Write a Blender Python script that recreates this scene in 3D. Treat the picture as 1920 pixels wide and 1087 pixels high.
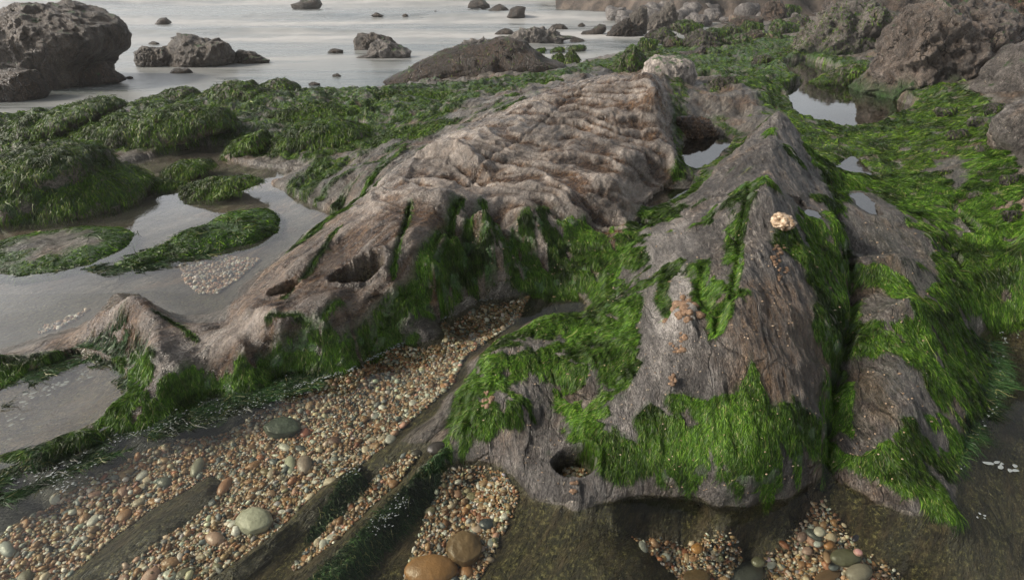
import bpy, math, random
import numpy as np
for o in list(bpy.data.objects): bpy.data.objects.remove(o)
SC = bpy.context.scene
COL = SC.collection
RAD = math.radians
# ------------------------------------------------------------------ camera
CH = 1.6; PITCH = 29.0; FPX = 1066.0
cam_d = bpy.data.cameras.new('camera'); cam = bpy.data.objects.new('camera', cam_d); COL.objects.link(cam)
cam.location = (0, 0, CH); cam.rotation_euler = (RAD(90-PITCH), 0, 0)
cam_d.sensor_width = 36; cam_d.lens = FPX/1920*36; cam_d.clip_start = 0.05; cam_d.clip_end = 3000
SC.camera = cam
# ------------------------------------------------------------------ world and sun
SUN_EL, SUN_AZ = RAD(34), RAD(-92)
w = bpy.data.worlds.new('World'); SC.world = w; w.use_nodes = True
nt = w.node_tree; nt.nodes.clear()
wo = nt.nodes.new('ShaderNodeOutputWorld'); bg = nt.nodes.new('ShaderNodeBackground')
sky = nt.nodes.new('ShaderNodeTexSky'); sky.sky_type = 'NISHITA'; sky.sun_disc = False
sky.sun_elevation = SUN_EL; sky.sun_rotation = SUN_AZ; sky.dust_density = 4.0; sky.air_density = 1.0
hs = nt.nodes.new('ShaderNodeHueSaturation'); hs.inputs['Saturation'].default_value = 0.22
tcw = nt.nodes.new('ShaderNodeTexCoord'); mpw = nt.nodes.new('ShaderNodeMapping'); mpw.inputs['Scale'].default_value = (1, 1, 3.2)
nzw = nt.nodes.new('ShaderNodeTexNoise'); nzw.inputs['Scale'].default_value = 2.6; nzw.inputs['Detail'].default_value = 5
rmw = nt.nodes.new('ShaderNodeMapRange'); rmw.inputs[1].default_value = .35; rmw.inputs[2].default_value = .7
rmw.inputs[3].default_value = .75; rmw.inputs[4].default_value = 1.3
mlw = nt.nodes.new('ShaderNodeVectorMath'); mlw.operation = 'SCALE'
L = nt.links
L.new(tcw.outputs['Generated'], mpw.inputs[0]); L.new(mpw.outputs[0], nzw.inputs['Vector']); L.new(nzw.outputs[0], rmw.inputs[0])
L.new(sky.outputs[0], hs.inputs['Color']); L.new(hs.outputs[0], mlw.inputs[0]); L.new(rmw.outputs[0], mlw.inputs['Scale'])
sxw = nt.nodes.new('ShaderNodeSeparateXYZ'); hzw = nt.nodes.new('ShaderNodeMapRange'); m2w = nt.nodes.new('ShaderNodeVectorMath'); m2w.operation = 'SCALE'
hzw.inputs[1].default_value = 0.05; hzw.inputs[2].default_value = .75; hzw.inputs[3].default_value = 2.1; hzw.inputs[4].default_value = .75   # hazy horizon brighter than the zenith
L.new(tcw.outputs['Generated'], sxw.inputs[0]); L.new(sxw.outputs[2], hzw.inputs[0]); L.new(mlw.outputs[0], m2w.inputs[0]); L.new(hzw.outputs[0], m2w.inputs['Scale'])
L.new(m2w.outputs[0], bg.inputs[0]); bg.inputs[1].default_value = 0.075; L.new(bg.outputs[0], wo.inputs[0])
sd_ = bpy.data.lights.new('sun', 'SUN'); sd_.energy = 2.3; sd_.angle = RAD(9); sd_.color = (1, .87, .72)
sun = bpy.data.objects.new('sun', sd_); COL.objects.link(sun)
sun.rotation_euler = (RAD(90)-SUN_EL, 0, math.pi-SUN_AZ)
SC.view_settings.view_transform = 'Standard'; SC.view_settings.look = 'None'; SC.view_settings.gamma = 1
SC.view_settings.exposure = 0.95
SC.cycles.max_bounces = 6; SC.cycles.transparent_max_bounces = 8; SC.cycles.volume_bounces = 0
# ------------------------------------------------------------------ geometry helpers
cp, sp = math.cos(RAD(PITCH)), math.sin(RAD(PITCH))
rng = np.random.default_rng(7)
def raydir(px, py):
    x = (np.asarray(px, float)-960)/FPX; y = -(np.asarray(py, float)-543.5)/FPX
    return x, y*sp+cp, y*cp-sp
def at(px, py, z=0.0):                        # the point at height z that stands at this place
    dx, dy, dz = raydir(px, py); t = (z-CH)/dz
    return np.stack([dx*t, dy*t, np.asarray(z, float)+0*t], -1)
def project0(X, Y):                           # inverse of at(.., z=0)
    fwd = Y*cp+CH*sp; up = Y*sp-CH*cp
    return 960+FPX*X/fwd, 543.5-FPX*up/fwd
def _h(ix, iy, iz, s):
    with np.errstate(over='ignore'):
        n = (ix.astype(np.uint32)*np.uint32(374761393)) ^ (iy.astype(np.uint32)*np.uint32(668265263)) ^ (iz.astype(np.uint32)*np.uint32(2147483647)) ^ np.uint32(s*7919+13)
        n = (n ^ (n >> np.uint32(13)))*np.uint32(1274126177)
        n = n ^ (n >> np.uint32(16)); n = n*np.uint32(2246822519); n ^= n >> np.uint32(15)
    return n
def noise2(x, y, s=0):
    x = np.asarray(x, np.float32); y = np.asarray(y, np.float32)
    xi = np.floor(x); yi = np.floor(y); fx = x-xi; fy = y-yi; xi = xi.astype(np.int64); yi = yi.astype(np.int64)
    u = fx*fx*fx*(fx*(fx*6-15)+10); v = fy*fy*fy*(fy*(fy*6-15)+10)
    def g(a, b, dx, dy):
        an = (_h(xi+a, yi+b, xi*0, s) & np.uint32(1023)).astype(np.float32)*np.float32(2*math.pi/1024)
        return np.cos(an)*dx+np.sin(an)*dy
    a = g(0, 0, fx, fy); b = g(1, 0, fx-1, fy); c = g(0, 1, fx, fy-1); d = g(1, 1, fx-1, fy-1)
    return 1.4*((a*(1-u)+b*u)*(1-v)+(c*(1-u)+d*u)*v)
def fbm2(x, y, o=4, s=0, gain=.5, ridged=False):
    r = 0; a = 1; t = 0
    for k in range(o):
        n = noise2(x*2**k+k*17.3, y*2**k-k*9.1, s+k)
        if ridged: n = 1-2*np.abs(n)
        r = r+a*n; t += a; a *= gain
    return r/t
def noise3(p, s=0):
    p = np.asarray(p, np.float32); pi = np.floor(p); f = p-pi; pi = pi.astype(np.int64); w_ = f*f*f*(f*(f*6-15)+10)
    r = np.zeros(len(p), np.float32)
    for a in (0, 1):
        for b in (0, 1):
            for c in (0, 1):
                h = _h(pi[:, 0]+a, pi[:, 1]+b, pi[:, 2]+c, s)
                gx = (h & np.uint32(255)).astype(np.float32)/127.5-1; gy = ((h >> np.uint32(8)) & np.uint32(255)).astype(np.float32)/127.5-1
                gz = ((h >> np.uint32(16)) & np.uint32(255)).astype(np.float32)/127.5-1
                d = gx*(f[:, 0]-a)+gy*(f[:, 1]-b)+gz*(f[:, 2]-c)
                ww = (w_[:, 0] if a else 1-w_[:, 0])*(w_[:, 1] if b else 1-w_[:, 1])*(w_[:, 2] if c else 1-w_[:, 2])
                r += ww*d
    return r*1.1
def fbm3(p, o=4, s=0, gain=.5, ridged=False):
    r = 0; a = 1; t = 0
    for k in range(o):
        n = noise3(p*2**k+k*5.7, s+k)
        if ridged: n = 1-2*np.abs(n)
        r = r+a*n; t += a; a *= gain
    return r/t
def sstep(a, b, x):
    t = np.clip((x-a)/(b-a), 0, 1); return t*t*(3-2*t)
def sdist(poly, X, Y, closed=True, far=None):  # signed distance, positive inside; closed=False: distance to a line
    P = np.asarray(poly, float); n = len(P); shp = X.shape; X = X.ravel(); Y = Y.ravel()
    out = np.full(X.shape, -9.0 if closed else 9.0, np.float32)
    mx = far or .6
    m = (X > P[:, 0].min()-mx) & (X < P[:, 0].max()+mx) & (Y > P[:, 1].min()-mx) & (Y < P[:, 1].max()+mx)
    x = X[m]; y = Y[m]; d = np.full(x.shape, 1e9); ins = np.zeros(x.shape, bool)
    for i in range(n if closed else n-1):
        a = P[i]; b = P[(i+1) % n]; e = b-a; l = e@e+1e-12
        t = np.clip(((x-a[0])*e[0]+(y-a[1])*e[1])/l, 0, 1)
        d = np.minimum(d, (x-a[0]-t*e[0])**2+(y-a[1]-t*e[1])**2)
        if closed:
            c = (a[1] > y) != (b[1] > y)
            with np.errstate(divide='ignore', invalid='ignore'):
                ins ^= c & (x < (b[0]-a[0])*(y-a[1])/(b[1]-a[1]+1e-15)+a[0])
    d = np.sqrt(d)
    out[m] = np.where(ins, d, -d) if closed else d
    return out.reshape(shp)
def new_mesh(name, V, F, mats, parent=None, attrs=None, smooth=True):
    V = np.ascontiguousarray(V, np.float32); F = np.asarray(F, np.int32)
    me = bpy.data.meshes.new(name); k = F.shape[1]
    me.vertices.add(len(V)); me.vertices.foreach_set('co', V.ravel())
    me.loops.add(F.size); me.loops.foreach_set('vertex_index', F.ravel())
    me.polygons.add(len(F)); me.polygons.foreach_set('loop_start', np.arange(0, F.size, k, dtype=np.int32))
    try: me.polygons.foreach_set('loop_total', np.full(len(F), k, np.int32))
    except Exception: pass
    me.polygons.foreach_set('use_smooth', np.full(len(F), smooth, bool))
    me.update(calc_edges=True)
    for an, av in (attrs or {}).items():
        av = np.asarray(av, np.float32)
        if av.ndim == 1:
            a = me.attributes.new(an, 'FLOAT', 'POINT'); a.data.foreach_set('value', av)
        else:
            a = me.attributes.new(an, 'FLOAT_COLOR', 'POINT')
            if av.shape[1] == 3: av = np.hstack([av, np.ones((len(av), 1), np.float32)])
            a.data.foreach_set('color', av.ravel())
    me.materials.append(mats)
    o = bpy.data.objects.new(name, me); COL.objects.link(o)
    if parent: o.parent = parent
    return o
def tag(o, label=None, cat=None, group=None, kind=None):
    for k, v in (('label', label), ('category', cat), ('group', group), ('kind', kind)):
        if v: o[k] = v
    return o
# ------------------------------------------------------------------ materials
class NT:
    def __init__(s, name):
        s.m = bpy.data.materials.new(name); s.m.use_nodes = True; s.t = s.m.node_tree; s.t.nodes.clear()
        s.out = s.t.nodes.new('ShaderNodeOutputMaterial')
    def n(s, typ, **kw):
        nd = s.t.nodes.new('ShaderNode'+typ)
        for k, v in kw.items():
            if k.startswith('_'): setattr(nd, k[1:], v)
            else: nd.inputs[k.replace('__', ' ')].default_value = v
        return nd
    def l(s, a, b): s.t.links.new(a, b)
    def attr(s, name, col=False):
        a = s.n('Attribute', _attribute_name=name); return a.outputs['Color' if col else 'Fac']
    def noise(s, scale, detail=4, rough=.55, vec=None, dist=0.0):
        nd = s.n('TexNoise', Scale=scale, Detail=detail, Roughness=rough, Distortion=dist)
        if vec is not None: s.l(vec, nd.inputs['Vector'])
        return nd.outputs['Fac']
    def ramp(s, fac, stops):
        r = s.n('ValToRGB'); e = r.color_ramp.elements
        while len(e) < len(stops): e.new(.5)
        for k, (p, c) in enumerate(stops): e[k].position = p; e[k].color = (*c, 1)
        s.l(fac, r.inputs[0]); return r.outputs[0]
    def mix(s, fac, a, b, mode='MIX'):
        m = s.n('Mix', _data_type='RGBA', _blend_type=mode)
        for i, v in ((0, fac), (6, a), (7, b)):
            if isinstance(v, (int, float)): m.inputs[i].default_value = v
            elif isinstance(v, tuple): m.inputs[i].default_value = (*v, 1)
            else: s.l(v, m.inputs[i])
        return m.outputs[2]
    def rng(s, v, a, b, c=0.0, d=1.0):
        m = s.n('MapRange'); s.l(v, m.inputs[0])
        for i, x in enumerate((a, b, c, d)): m.inputs[i+1].default_value = x
        return m.outputs[0]
    def math(s, op, a, b=0.0):
        m = s.n('Math', _operation=op)
        for i, v in ((0, a), (1, b)):
            if isinstance(v, (int, float)): m.inputs[i].default_value = v
            else: s.l(v, m.inputs[i])
        return m.outputs[0]
    def bump(s, h, strength=.5, dist=.01, nrm=None):
        b = s.n('Bump', Strength=strength, Distance=dist); s.l(h, b.inputs['Height'])
        if nrm is not None: s.l(nrm, b.inputs['Normal'])
        return b.outputs[0]
    def coord(s, scale=(1, 1, 1), rot=(0, 0, 0), space='Object'):
        t = s.n('TexCoord'); m = s.n('Mapping'); m.inputs['Scale'].default_value = scale; m.inputs['Rotation'].default_value = rot
        s.l(t.outputs[space], m.inputs[0]); return m.outputs[0]

def rock_mat(name, grey, brown, pale, stretch=(1, 1, 1), rot=(0, 0, 0), algae_top=0.0, scale=1.0, rough=(.35, .6), green=((.012, .03, .008), (.05, .12, .02)), bump=1.0, zfade=None, grain=1.0, bd=.022, crk=1.0, align=None):
    t = NT(name); c = t.coord(); cs = t.coord(stretch, rot)
    if align is not None:
        m_ = t.n('Mapping'); m_.inputs['Scale'].default_value = stretch; t.l(t.coord((1, 1, 1), (0, 0, -align)), m_.inputs[0]); cs = m_.outputs[0]
    n1 = t.noise(3*scale, 6, .6, c); n2 = t.noise(22*scale, 7, .7, cs, .15); n3 = t.noise(120*scale, 4, .7, cs); n4 = t.noise(9*scale, 6, .72, cs, .15)
    g = t.ramp(n2, [(.36, grey[0]), (.5, grey[1]), (.64, grey[2])])
    b = t.ramp(n2, [(.36, brown[0]), (.5, brown[1]), (.64, brown[2])])
    tone = t.math('ADD', t.attr('tone'), t.rng(n1, .3, .7, -.45, .45)); tone = t.rng(tone, .25, .75)
    col = t.mix(tone, g, b)
    crest = t.math('MULTIPLY', t.attr('crest'), t.rng(n4, .3, .6, .4, 1.0))
    col = t.mix(crest, col, pale)
    dk = t.rng(n3, .40, .60, 1-.65*grain, 1+.3*grain); col = t.mix(1.0, col, dk, 'MULTIPLY')
    blotch = t.rng(t.noise(2.2*scale, 7, .75, cs, .3), .40, .60, .45, 1.35); col = t.mix(1.0, col, blotch, 'MULTIPLY')
    sp_ = t.rng(t.noise(70*scale, 2, .5, c), .68, .74); col = t.mix(t.math('MULTIPLY', sp_, .7), col, (.45, .38, .28))
    cc_ = t.n('VectorMath', _operation='ADD'); nd_ = t.n('TexNoise', Scale=4*scale, Detail=4); t.l(c, nd_.inputs['Vector']); sc_ = t.n('VectorMath', _operation='SCALE'); sc_.inputs['Scale'].default_value = .35/scale
    t.l(nd_.outputs['Color'], sc_.inputs[0]); t.l(cs, cc_.inputs[0]); t.l(sc_.outputs[0], cc_.inputs[1])
    vo = t.n('TexVoronoi', _feature='DISTANCE_TO_EDGE', Scale=3.2*scale); t.l(cc_.outputs[0], vo.inputs['Vector'])
    ck = t.math('MULTIPLY', t.rng(vo.outputs['Distance'], .0, .035, 1, 0), t.rng(n1, .42, .58, 0, crk)); col = t.mix(t.math('MULTIPLY', ck, .85), col, (.015, .013, .01))
    pt_ = t.n('TexVoronoi', Scale=65*scale); t.l(cs, pt_.inputs['Vector']); pit_ = t.rng(pt_.outputs['Distance'], .1, .32, 1, 0); col = t.mix(t.math('MULTIPLY', pit_, t.rng(n4, .45, .6, 0, .6)), col, (.02, .017, .013))
    film = t.attr('film')
    fc = t.ramp(t.noise(75*scale, 5, .8, c, .2), [(.38, (.010, .009, .004)), (.47, (.026, .024, .009)), (.54, (.062, .056, .018)), (.63, (.28, .25, .11))])
    fb = t.ramp(n2, [(.38, (.011, .007, .004)), (.5, (.036, .025, .012)), (.62, (.10, .072, .036))])
    fc = t.mix(t.rng(n4, .4, .62), fc, fb)
    col = t.mix(film, col, fc)
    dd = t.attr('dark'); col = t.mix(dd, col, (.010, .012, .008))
    al = t.attr('algae')
    if algae_top > 0:
        ge = t.n('NewGeometry'); sx = t.n('SeparateXYZ'); t.l(ge.outputs['Normal'], sx.inputs[0])
        a2 = t.math('ADD', sx.outputs[2], t.rng(t.noise(5*scale, 6, .7, c), .3, .7, -1.0, 1.0))
        a2 = t.rng(a2, 1.25-algae_top*1.3, 1.5-algae_top*1.3)
        al = t.math('MAXIMUM', al, a2)
    gc = t.ramp(t.noise(90*scale, 5, .75, t.coord((1, 1, .3))), [(.38, green[0]), (.5, tuple((x+y)/2 for x, y in zip(*green))), (.62, green[1])])
    col = t.mix(al, col, gc)
    bs = t.n('BsdfPrincipled'); t.l(col, bs.inputs['Base Color'])
    r = t.rng(n2, .3, .7, rough[0], rough[1]); t.l(r, bs.inputs['Roughness']); bs.inputs['Specular IOR Level'].default_value = .55
    h = t.math('ADD', n2, t.math('MULTIPLY', n3, .45)); h = t.math('ADD', h, t.math('MULTIPLY', t.noise(45*scale, 5, .7, cs, .2), .6))
    h = t.math('SUBTRACT', h, t.math('MULTIPLY', ck, 1.2)); h = t.math('SUBTRACT', h, t.math('MULTIPLY', pit_, .35))
    nb = t.bump(h, 1.0*bump, bd/scale)
    t.l(nb, bs.inputs['Normal']); t.l(bs.outputs[0], t.out.inputs[0]); return t.m
G3 = ((.032, .028, .025), (.09, .08, .072), (.21, .195, .175))
B3 = ((.06, .033, .018), (.17, .10, .055), (.30, .20, .12))
PALE = (.31, .272, .235)
M_ROCKA = rock_mat('rippled_brown_rock', ((.030, .021, .014), (.078, .058, .044), (.18, .145, .118)), ((.022, .010, .004), (.068, .034, .013), (.15, .085, .038)), PALE, (.75, 1.7, 1.1), (0, 0, 0), rough=(.16, .36), grain=.6, crk=.25, align=RAD(50), bump=.7)
M_ROCKB = rock_mat('grey_fibrous_rock', G3, ((.05, .033, .02), (.12, .08, .05), (.22, .16, .11)), (.36, .34, .32), (2.6, .7, 1), (0, 0, 0), crk=.6, align=RAD(-6), rough=(.28, .5))
M_GROUND = rock_mat('shore_bedrock', ((.07, .062, .052), (.15, .135, .115), (.27, .25, .22)), B3, (.3, .28, .25), (.5, 2.0, 1), (0, 0, 0), crk=.3, align=RAD(52), rough=(.25, .5))

def strand_mat(name, dark, mid, lite):
    t = NT(name); r = t.attr('rnd')
    col = t.ramp(r, [(0, dark), (.55, mid), (1, lite)])
    wn = t.n('TexWhiteNoise'); t.l(r, wn.inputs['Vector']); col = t.mix(t.rng(wn.outputs['Value'], .93, .94, 0, .55), col, (.30, .28, .12))
    big = t.rng(t.noise(3.2, 6, .7, t.coord()), .40, .60, .3, 1.6); col = t.mix(1.0, col, big, 'MULTIPLY')
    bs = t.n('BsdfPrincipled', Roughness=.42); t.l(col, bs.inputs['Base Color']); bs.inputs['Specular IOR Level'].default_value = .22
    tr = t.n('BsdfTranslucent'); t.l(col, tr.inputs[0]); mx = t.n('MixShader'); mx.inputs[0].default_value = .25
    t.l(bs.outputs[0], mx.inputs[1]); t.l(tr.outputs[0], mx.inputs[2]); t.l(mx.outputs[0], t.out.inputs[0]); return t.m
M_STRAND = strand_mat('green_algae', (.009, .026, .003), (.038, .092, .009), (.14, .26, .022))
M_STRANDF = strand_mat('distant_green_algae', (.015, .035, .004), (.048, .100, .009), (.14, .22, .02))

def water_mat(name, ior=1.33, rough=.03, murk=.0, murkc=(.2, .19, .17), tint=(.86, .86, .8), bscale=6, bstr=.05, aniso=(1, 1, 1), spec=1.0):
    t = NT(name); tr = t.n('BsdfTransparent'); tr.inputs[0].default_value = (*tint, 1)
    gl = t.n('BsdfGlossy', Roughness=rough); gl.inputs[0].default_value = (spec, spec, spec, 1)
    df = t.n('BsdfDiffuse'); df.inputs[0].default_value = (*murkc, 1)
    nb = t.bump(t.noise(bscale, 4, .6, t.coord(aniso)), bstr, .02); t.l(nb, gl.inputs['Normal'])
    fr = t.n('Fresnel', IOR=ior); t.l(nb, fr.inputs['Normal'])
    gm = t.n('NewGeometry'); t.l(t.rng(gm.outputs['Backfacing'], 0, 1, ior, 1/ior), fr.inputs['IOR'])   # a thin sheet reflects alike from both sides
    m1 = t.n('MixShader'); m1.inputs[0].default_value = murk; t.l(tr.outputs[0], m1.inputs[1]); t.l(df.outputs[0], m1.inputs[2])
    if murk > 0:
        mk = t.rng(t.noise(2.5, 5, .6, t.coord()), .3, .7, murk*.35, murk*1.5); t.l(mk, m1.inputs[0])
    m2 = t.n('MixShader'); t.l(fr.outputs[0], m2.inputs[0]); t.l(m1.outputs[0], m2.inputs[1]); t.l(gl.outputs[0], m2.inputs[2])
    t.l(m2.outputs[0], t.out.inputs[0]); return t.m
M_POOL = water_mat('clear_pool_water', murk=0, rough=.03, tint=(.82, .84, .76))
M_POOLM = water_mat('milky_pool_water', murk=.09, murkc=(.2, .185, .165), rough=.03, ior=1.6)
M_POOLR = water_mat('still_pool_water', murk=0, rough=.02, tint=(.3, .3, .24), bstr=.03, ior=1.65)
# ------------------------------------------------------------------ the shape of the shore: heights at surveyed points
CP = """
0,1087,-.08;300,1010,-.08;600,850,-.08;800,700,-.07;950,575,-.04;880,930,-.09;870,1070,-.1;100,960,-.09;400,840,-.09;250,900,-.09;500,880,-.08;700,760,-.075;330,1080,-.08;
0,930,-.14;200,840,-.13;400,785,-.12;560,738,-.1;700,680,-.06;-200,1200,-.1;500,1250,-.1;960,1250,-.1;1400,1250,-.25;2100,1250,-.2;-400,950,-.12;-900,1100,-.1;
850,985,-.09;780,1060,-.09;900,905,-.08;800,1130,-.1;
1000,962,-.03;1050,1050,-.05;1150,1087,-.07;960,1080,-.06;1130,970,-.04;1190,1040,-.09;940,1000,-.07;1000,1150,-.08;
1200,1000,-.13;1290,1017,-.18;1400,1047,-.24;1460,1025,-.2;1500,985,-.15;1528,945,-.08;1300,1087,-.22;1500,1087,-.24;1600,1060,-.2;1590,1010,-.14;1690,1087,-.2;
1620,965,-.05;1700,1005,-.06;1800,1060,-.1;1900,1000,-.12;1900,800,-.12;1940,700,-.1;1870,860,-.1;1900,1087,-.15;1560,950,-.07;1640,1020,-.1;2100,800,-.1;2100,1000,-.15;2600,1000,-.1;
1540,903,0;1640,943,0;1700,965,0;1780,985,0;1790,930,0;1795,860,0;1850,770,0;1850,700,0;1840,625,0;1920,600,.01;2000,620,.02;
840,865,0;960,888,0;1000,935,0;1100,950,0;1170,935,0;1240,930,0;1330,943,0;1400,950,0;1480,935,0;
850,790,0;880,710,0;930,645,0;1010,598,0;1085,600,0;1120,575,.02;1060,570,-.03;1040,590,-.03;
870,738,.06;930,665,.10;1020,588,.07;
920,765,.11;985,775,.09;880,820,.06;1010,805,.03;1060,745,.05;1000,862,.0;950,850,.02;
1130,540,.06;1150,620,.15;1100,700,.13;1060,650,.08;1200,480,.22;1190,560,.22;1100,800,.1;1150,740,.16;1080,850,.06;1120,905,.04;1040,900,.03;
1450,240,.64;1440,300,.61;1425,370,.57;1415,410,.55;1400,470,.50;1395,560,.45;1390,650,.38;1370,740,.27;1350,820,.18;1340,890,.09;1340,925,.045;
1540,330,.40;1560,420,.38;1500,400,.50;1530,500,.40;1560,600,.30;1535,700,.25;1530,800,.16;1520,870,.07;1480,300,.52;1480,600,.38;1470,720,.3;1460,830,.17;1430,920,.05;
1330,330,.36;1260,420,.27;1300,390,.36;1250,500,.33;1240,600,.28;1210,700,.22;1200,800,.15;1200,880,.07;1380,290,.46;1320,480,.42;1310,600,.37;1300,720,.27;1270,840,.13;1260,905,.05;
1560,370,.27;1590,480,.24;1597,560,.19;1588,640,.15;1566,720,.11;1553,800,.06;1548,870,.015;
1600,340,.34;1650,400,.38;1680,480,.38;1700,560,.36;1690,610,.27;1640,500,.34;1640,600,.28;1680,680,.23;1690,760,.18;1640,720,.19;1660,840,.11;1700,900,.06;1610,860,.07;
1740,450,.30;1780,560,.2;1780,700,.12;1800,790,.04;1750,870,.04;1740,760,.12;
1700,380,.28;1800,480,.22;1900,560,.1;1800,350,.36;1900,450,.3;1900,300,.5;1750,270,.36;1650,250,.25;1550,250,.22;1640,335,.22;1590,312,.2;1850,400,.34;1830,550,.14;2000,450,.4;2000,300,.6;
1600,185,.08;1500,185,.08;1500,130,.1;1560,200,.08;1465,180,.24;1468,215,.25;1530,238,.23;1620,240,.23;1700,217,.26;1740,205,.32;1800,230,.4;1520,250,.25;
1300,205,.3;1380,190,.34;1440,190,.31;1440,165,.32;1340,240,.24;1400,228,.27;1440,215,.27;1480,228,.25;1502,262,.26;1400,250,.26;1532,300,.27;
1320,285,.12;1250,368,.13;1300,310,.14;1350,262,.15;1290,350,.22;1200,412,.17;1215,392,.16;1290,240,.22;1380,262,.26;
0,672,.07;-60,690,.06;-400,800,.05;100,645,.10;170,615,.16;225,568,.27;262,562,.28;300,590,.21;350,618,.16;430,612,.16;460,560,.22;550,487,.32;640,432,.38;700,378,.42;780,313,.48;835,280,.52;1000,200,.6;1100,163,.62;1160,146,.60;1210,152,.72;1225,180,.68;
270,640,.22;330,690,.11;250,738,.06;180,645,.12;0,705,.04;320,640,.18;
100,740,-.02;180,700,-.01;30,790,-.02;60,720,-.01;260,700,.1;240,750,.06;150,812,.045;60,850,.035;-60,880,.03;-100,780,-.01;200,780,.03;
450,640,.17;520,605,.22;560,660,.07;400,690,.07;600,600,.21;640,580,.23;650,640,.10;720,640,.03;490,680,.06;580,560,.26;
20,895,-.02;150,850,-.01;300,795,-.01;450,742,-.01;560,712,-.01;650,692,0;750,642,0;830,594,0;900,558,0;985,547,0;1050,556,-.01;
540,545,.26;610,515,.28;670,500,.31;740,510,.28;520,520,.27;660,460,.36;
720,470,.38;800,405,.43;840,382,.44;900,402,.42;912,427,.38;890,462,.30;880,492,.20;760,560,.2;820,505,.28;860,545,.09;700,590,.16;900,520,.06;920,480,.12;
860,450,.36;780,520,.24;700,540,.24;
830,340,.48;870,300,.50;920,345,.38;880,365,.35;900,385,.38;1000,300,.44;1100,250,.50;1050,370,.37;1100,400,.29;1150,350,.36;1200,300,.38;1240,320,.27;1200,200,.58;1250,230,.46;1272,280,.28;1240,360,.18;1180,385,.24;1000,405,.34;940,420,.34;1030,435,.22;1120,435,.17;950,480,.14;1000,520,.04;1080,500,.08;1150,445,.19;960,350,.40;1150,200,.60;760,400,.44;900,250,.54;
520,385,.05;600,352,.12;700,310,.18;800,262,.25;650,290,.15;560,400,.03;1000,185,.3;900,210,.28;1100,150,.35;640,400,.08;560,440,.02;450,520,.0;400,590,.01;
100,550,-.03;300,550,-.02;450,480,-.02;600,405,-.01;350,400,-.02;250,330,-.02;400,310,-.01;50,620,-.02;-200,600,-.03;550,360,.0;-300,450,-.03;150,600,-.02;300,480,-.02;50,380,-.02;
100,250,.06;250,225,.08;550,250,.10;700,220,.12;850,195,.12;1000,165,.15;480,205,.08;600,190,.05;430,240,.05;480,280,.04;-200,260,.04;30,290,.0;620,240,.1;780,210,.12;900,175,.12;1050,145,.15;
0,213,-.2;150,195,-.2;350,172,-.2;600,165,-.2;730,160,-.2;-300,240,-.2;900,140,-.2;1060,125,-.15;1130,110,-.1;
0,150,-.5;500,120,-.5;1000,80,-.5;1200,95,-.3;-400,150,-.5;700,90,-.6;0,80,-.6;1150,60,-.4;
1150,125,.12;1250,120,.1;1300,130,.12;1360,110,.14;1450,100,.15;1400,70,.0;1220,95,.0;1250,160,.2;1320,155,.18;1450,140,.2;1400,140,.18;1480,105,.14;1540,110,.15;1560,70,.2;1600,40,.3;
1500,40,.05;1800,100,.5;1900,200,.6;2100,300,.8;2200,100,.9;2100,550,.25;2500,500,.4;1350,50,-.1;1300,40,-.2;1450,30,0;1700,150,.3;1620,140,.2;
"""
pts = np.array([[float(v) for v in q.split(',')] for q in CP.replace('\n', '').split(';') if q.strip()])
W = at(pts[:, 0], pts[:, 1], pts[:, 2])
far = np.array([[-60, 40, -1.5], [-20, 40, -1.2], [0, 45, -1.2], [20, 45, -.3], [40, 40, .5], [60, 30, 1], [-60, 10, -.8], [-30, 5, -.4], [30, 5, .8], [15, 1, .2], [-15, 0, 0], [0, 80, -1.5], [60, 80, .5], [8, 14, .5], [14, 14, 1.0]])
W = np.vstack([W, far])
# a log-depth space keeps near and far features equally crisp
def wp(x, y):
    s = np.maximum(y, .4)+.8
    return x/s*1.6, np.log(s)*2.2
wx, wy = wp(W[:, 0], W[:, 1])
D = np.sqrt((wx[:, None]-wx)**2+(wy[:, None]-wy)**2+1e-4)
n = len(W); A = np.zeros((n+1, n+1)); A[:n, :n] = D+np.eye(n)*-.002; A[:n, n] = 1; A[n, :n] = 1
sol = np.linalg.solve(A, np.append(W[:, 2], 0)); lam, c0 = sol[:n], sol[n]
# fan-shaped grid of the shore, finer near the viewer's feet
def axis(segs):
    o = []
    for a, b, st in segs: o += list(np.arange(a, b, st))
    return np.array(o+[segs[-1][1]], float)
GX = axis([(-900, -100, 12), (-100, 2020, 1.85), (2020, 2800, 12)])
GY = axis([(40, 120, 1.0), (120, 1150, 1.35), (1150, 1600, 10)])
NX, NY = len(GX), len(GY)
PX, PY = np.meshgrid(GX, GY)
P0 = at(PX, PY, 0.0); X = P0[..., 0].copy(); Y = P0[..., 1].copy()
def rbf(x, y):
    a, b = wp(x.ravel(), y.ravel()); r = np.zeros(a.shape)
    for k in range(0, len(a), 20000):
        r[k:k+20000] = np.sqrt((a[k:k+20000, None]-wx)**2+(b[k:k+20000, None]-wy)**2+1e-4)@lam+c0
    return r.reshape(x.shape)
ci = np.unique(np.append(np.arange(0, NX, 4), NX-1)); cj = np.unique(np.append(np.arange(0, NY, 4), NY-1))
Hc = rbf(X[np.ix_(cj, ci)], Y[np.ix_(cj, ci)])
tmp = np.stack([np.interp(np.arange(NX), ci, r) for r in Hc])
H = np.stack([np.interp(np.arange(NY), cj, tmp[:, k]) for k in range(NX)], 1)
del tmp
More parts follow.
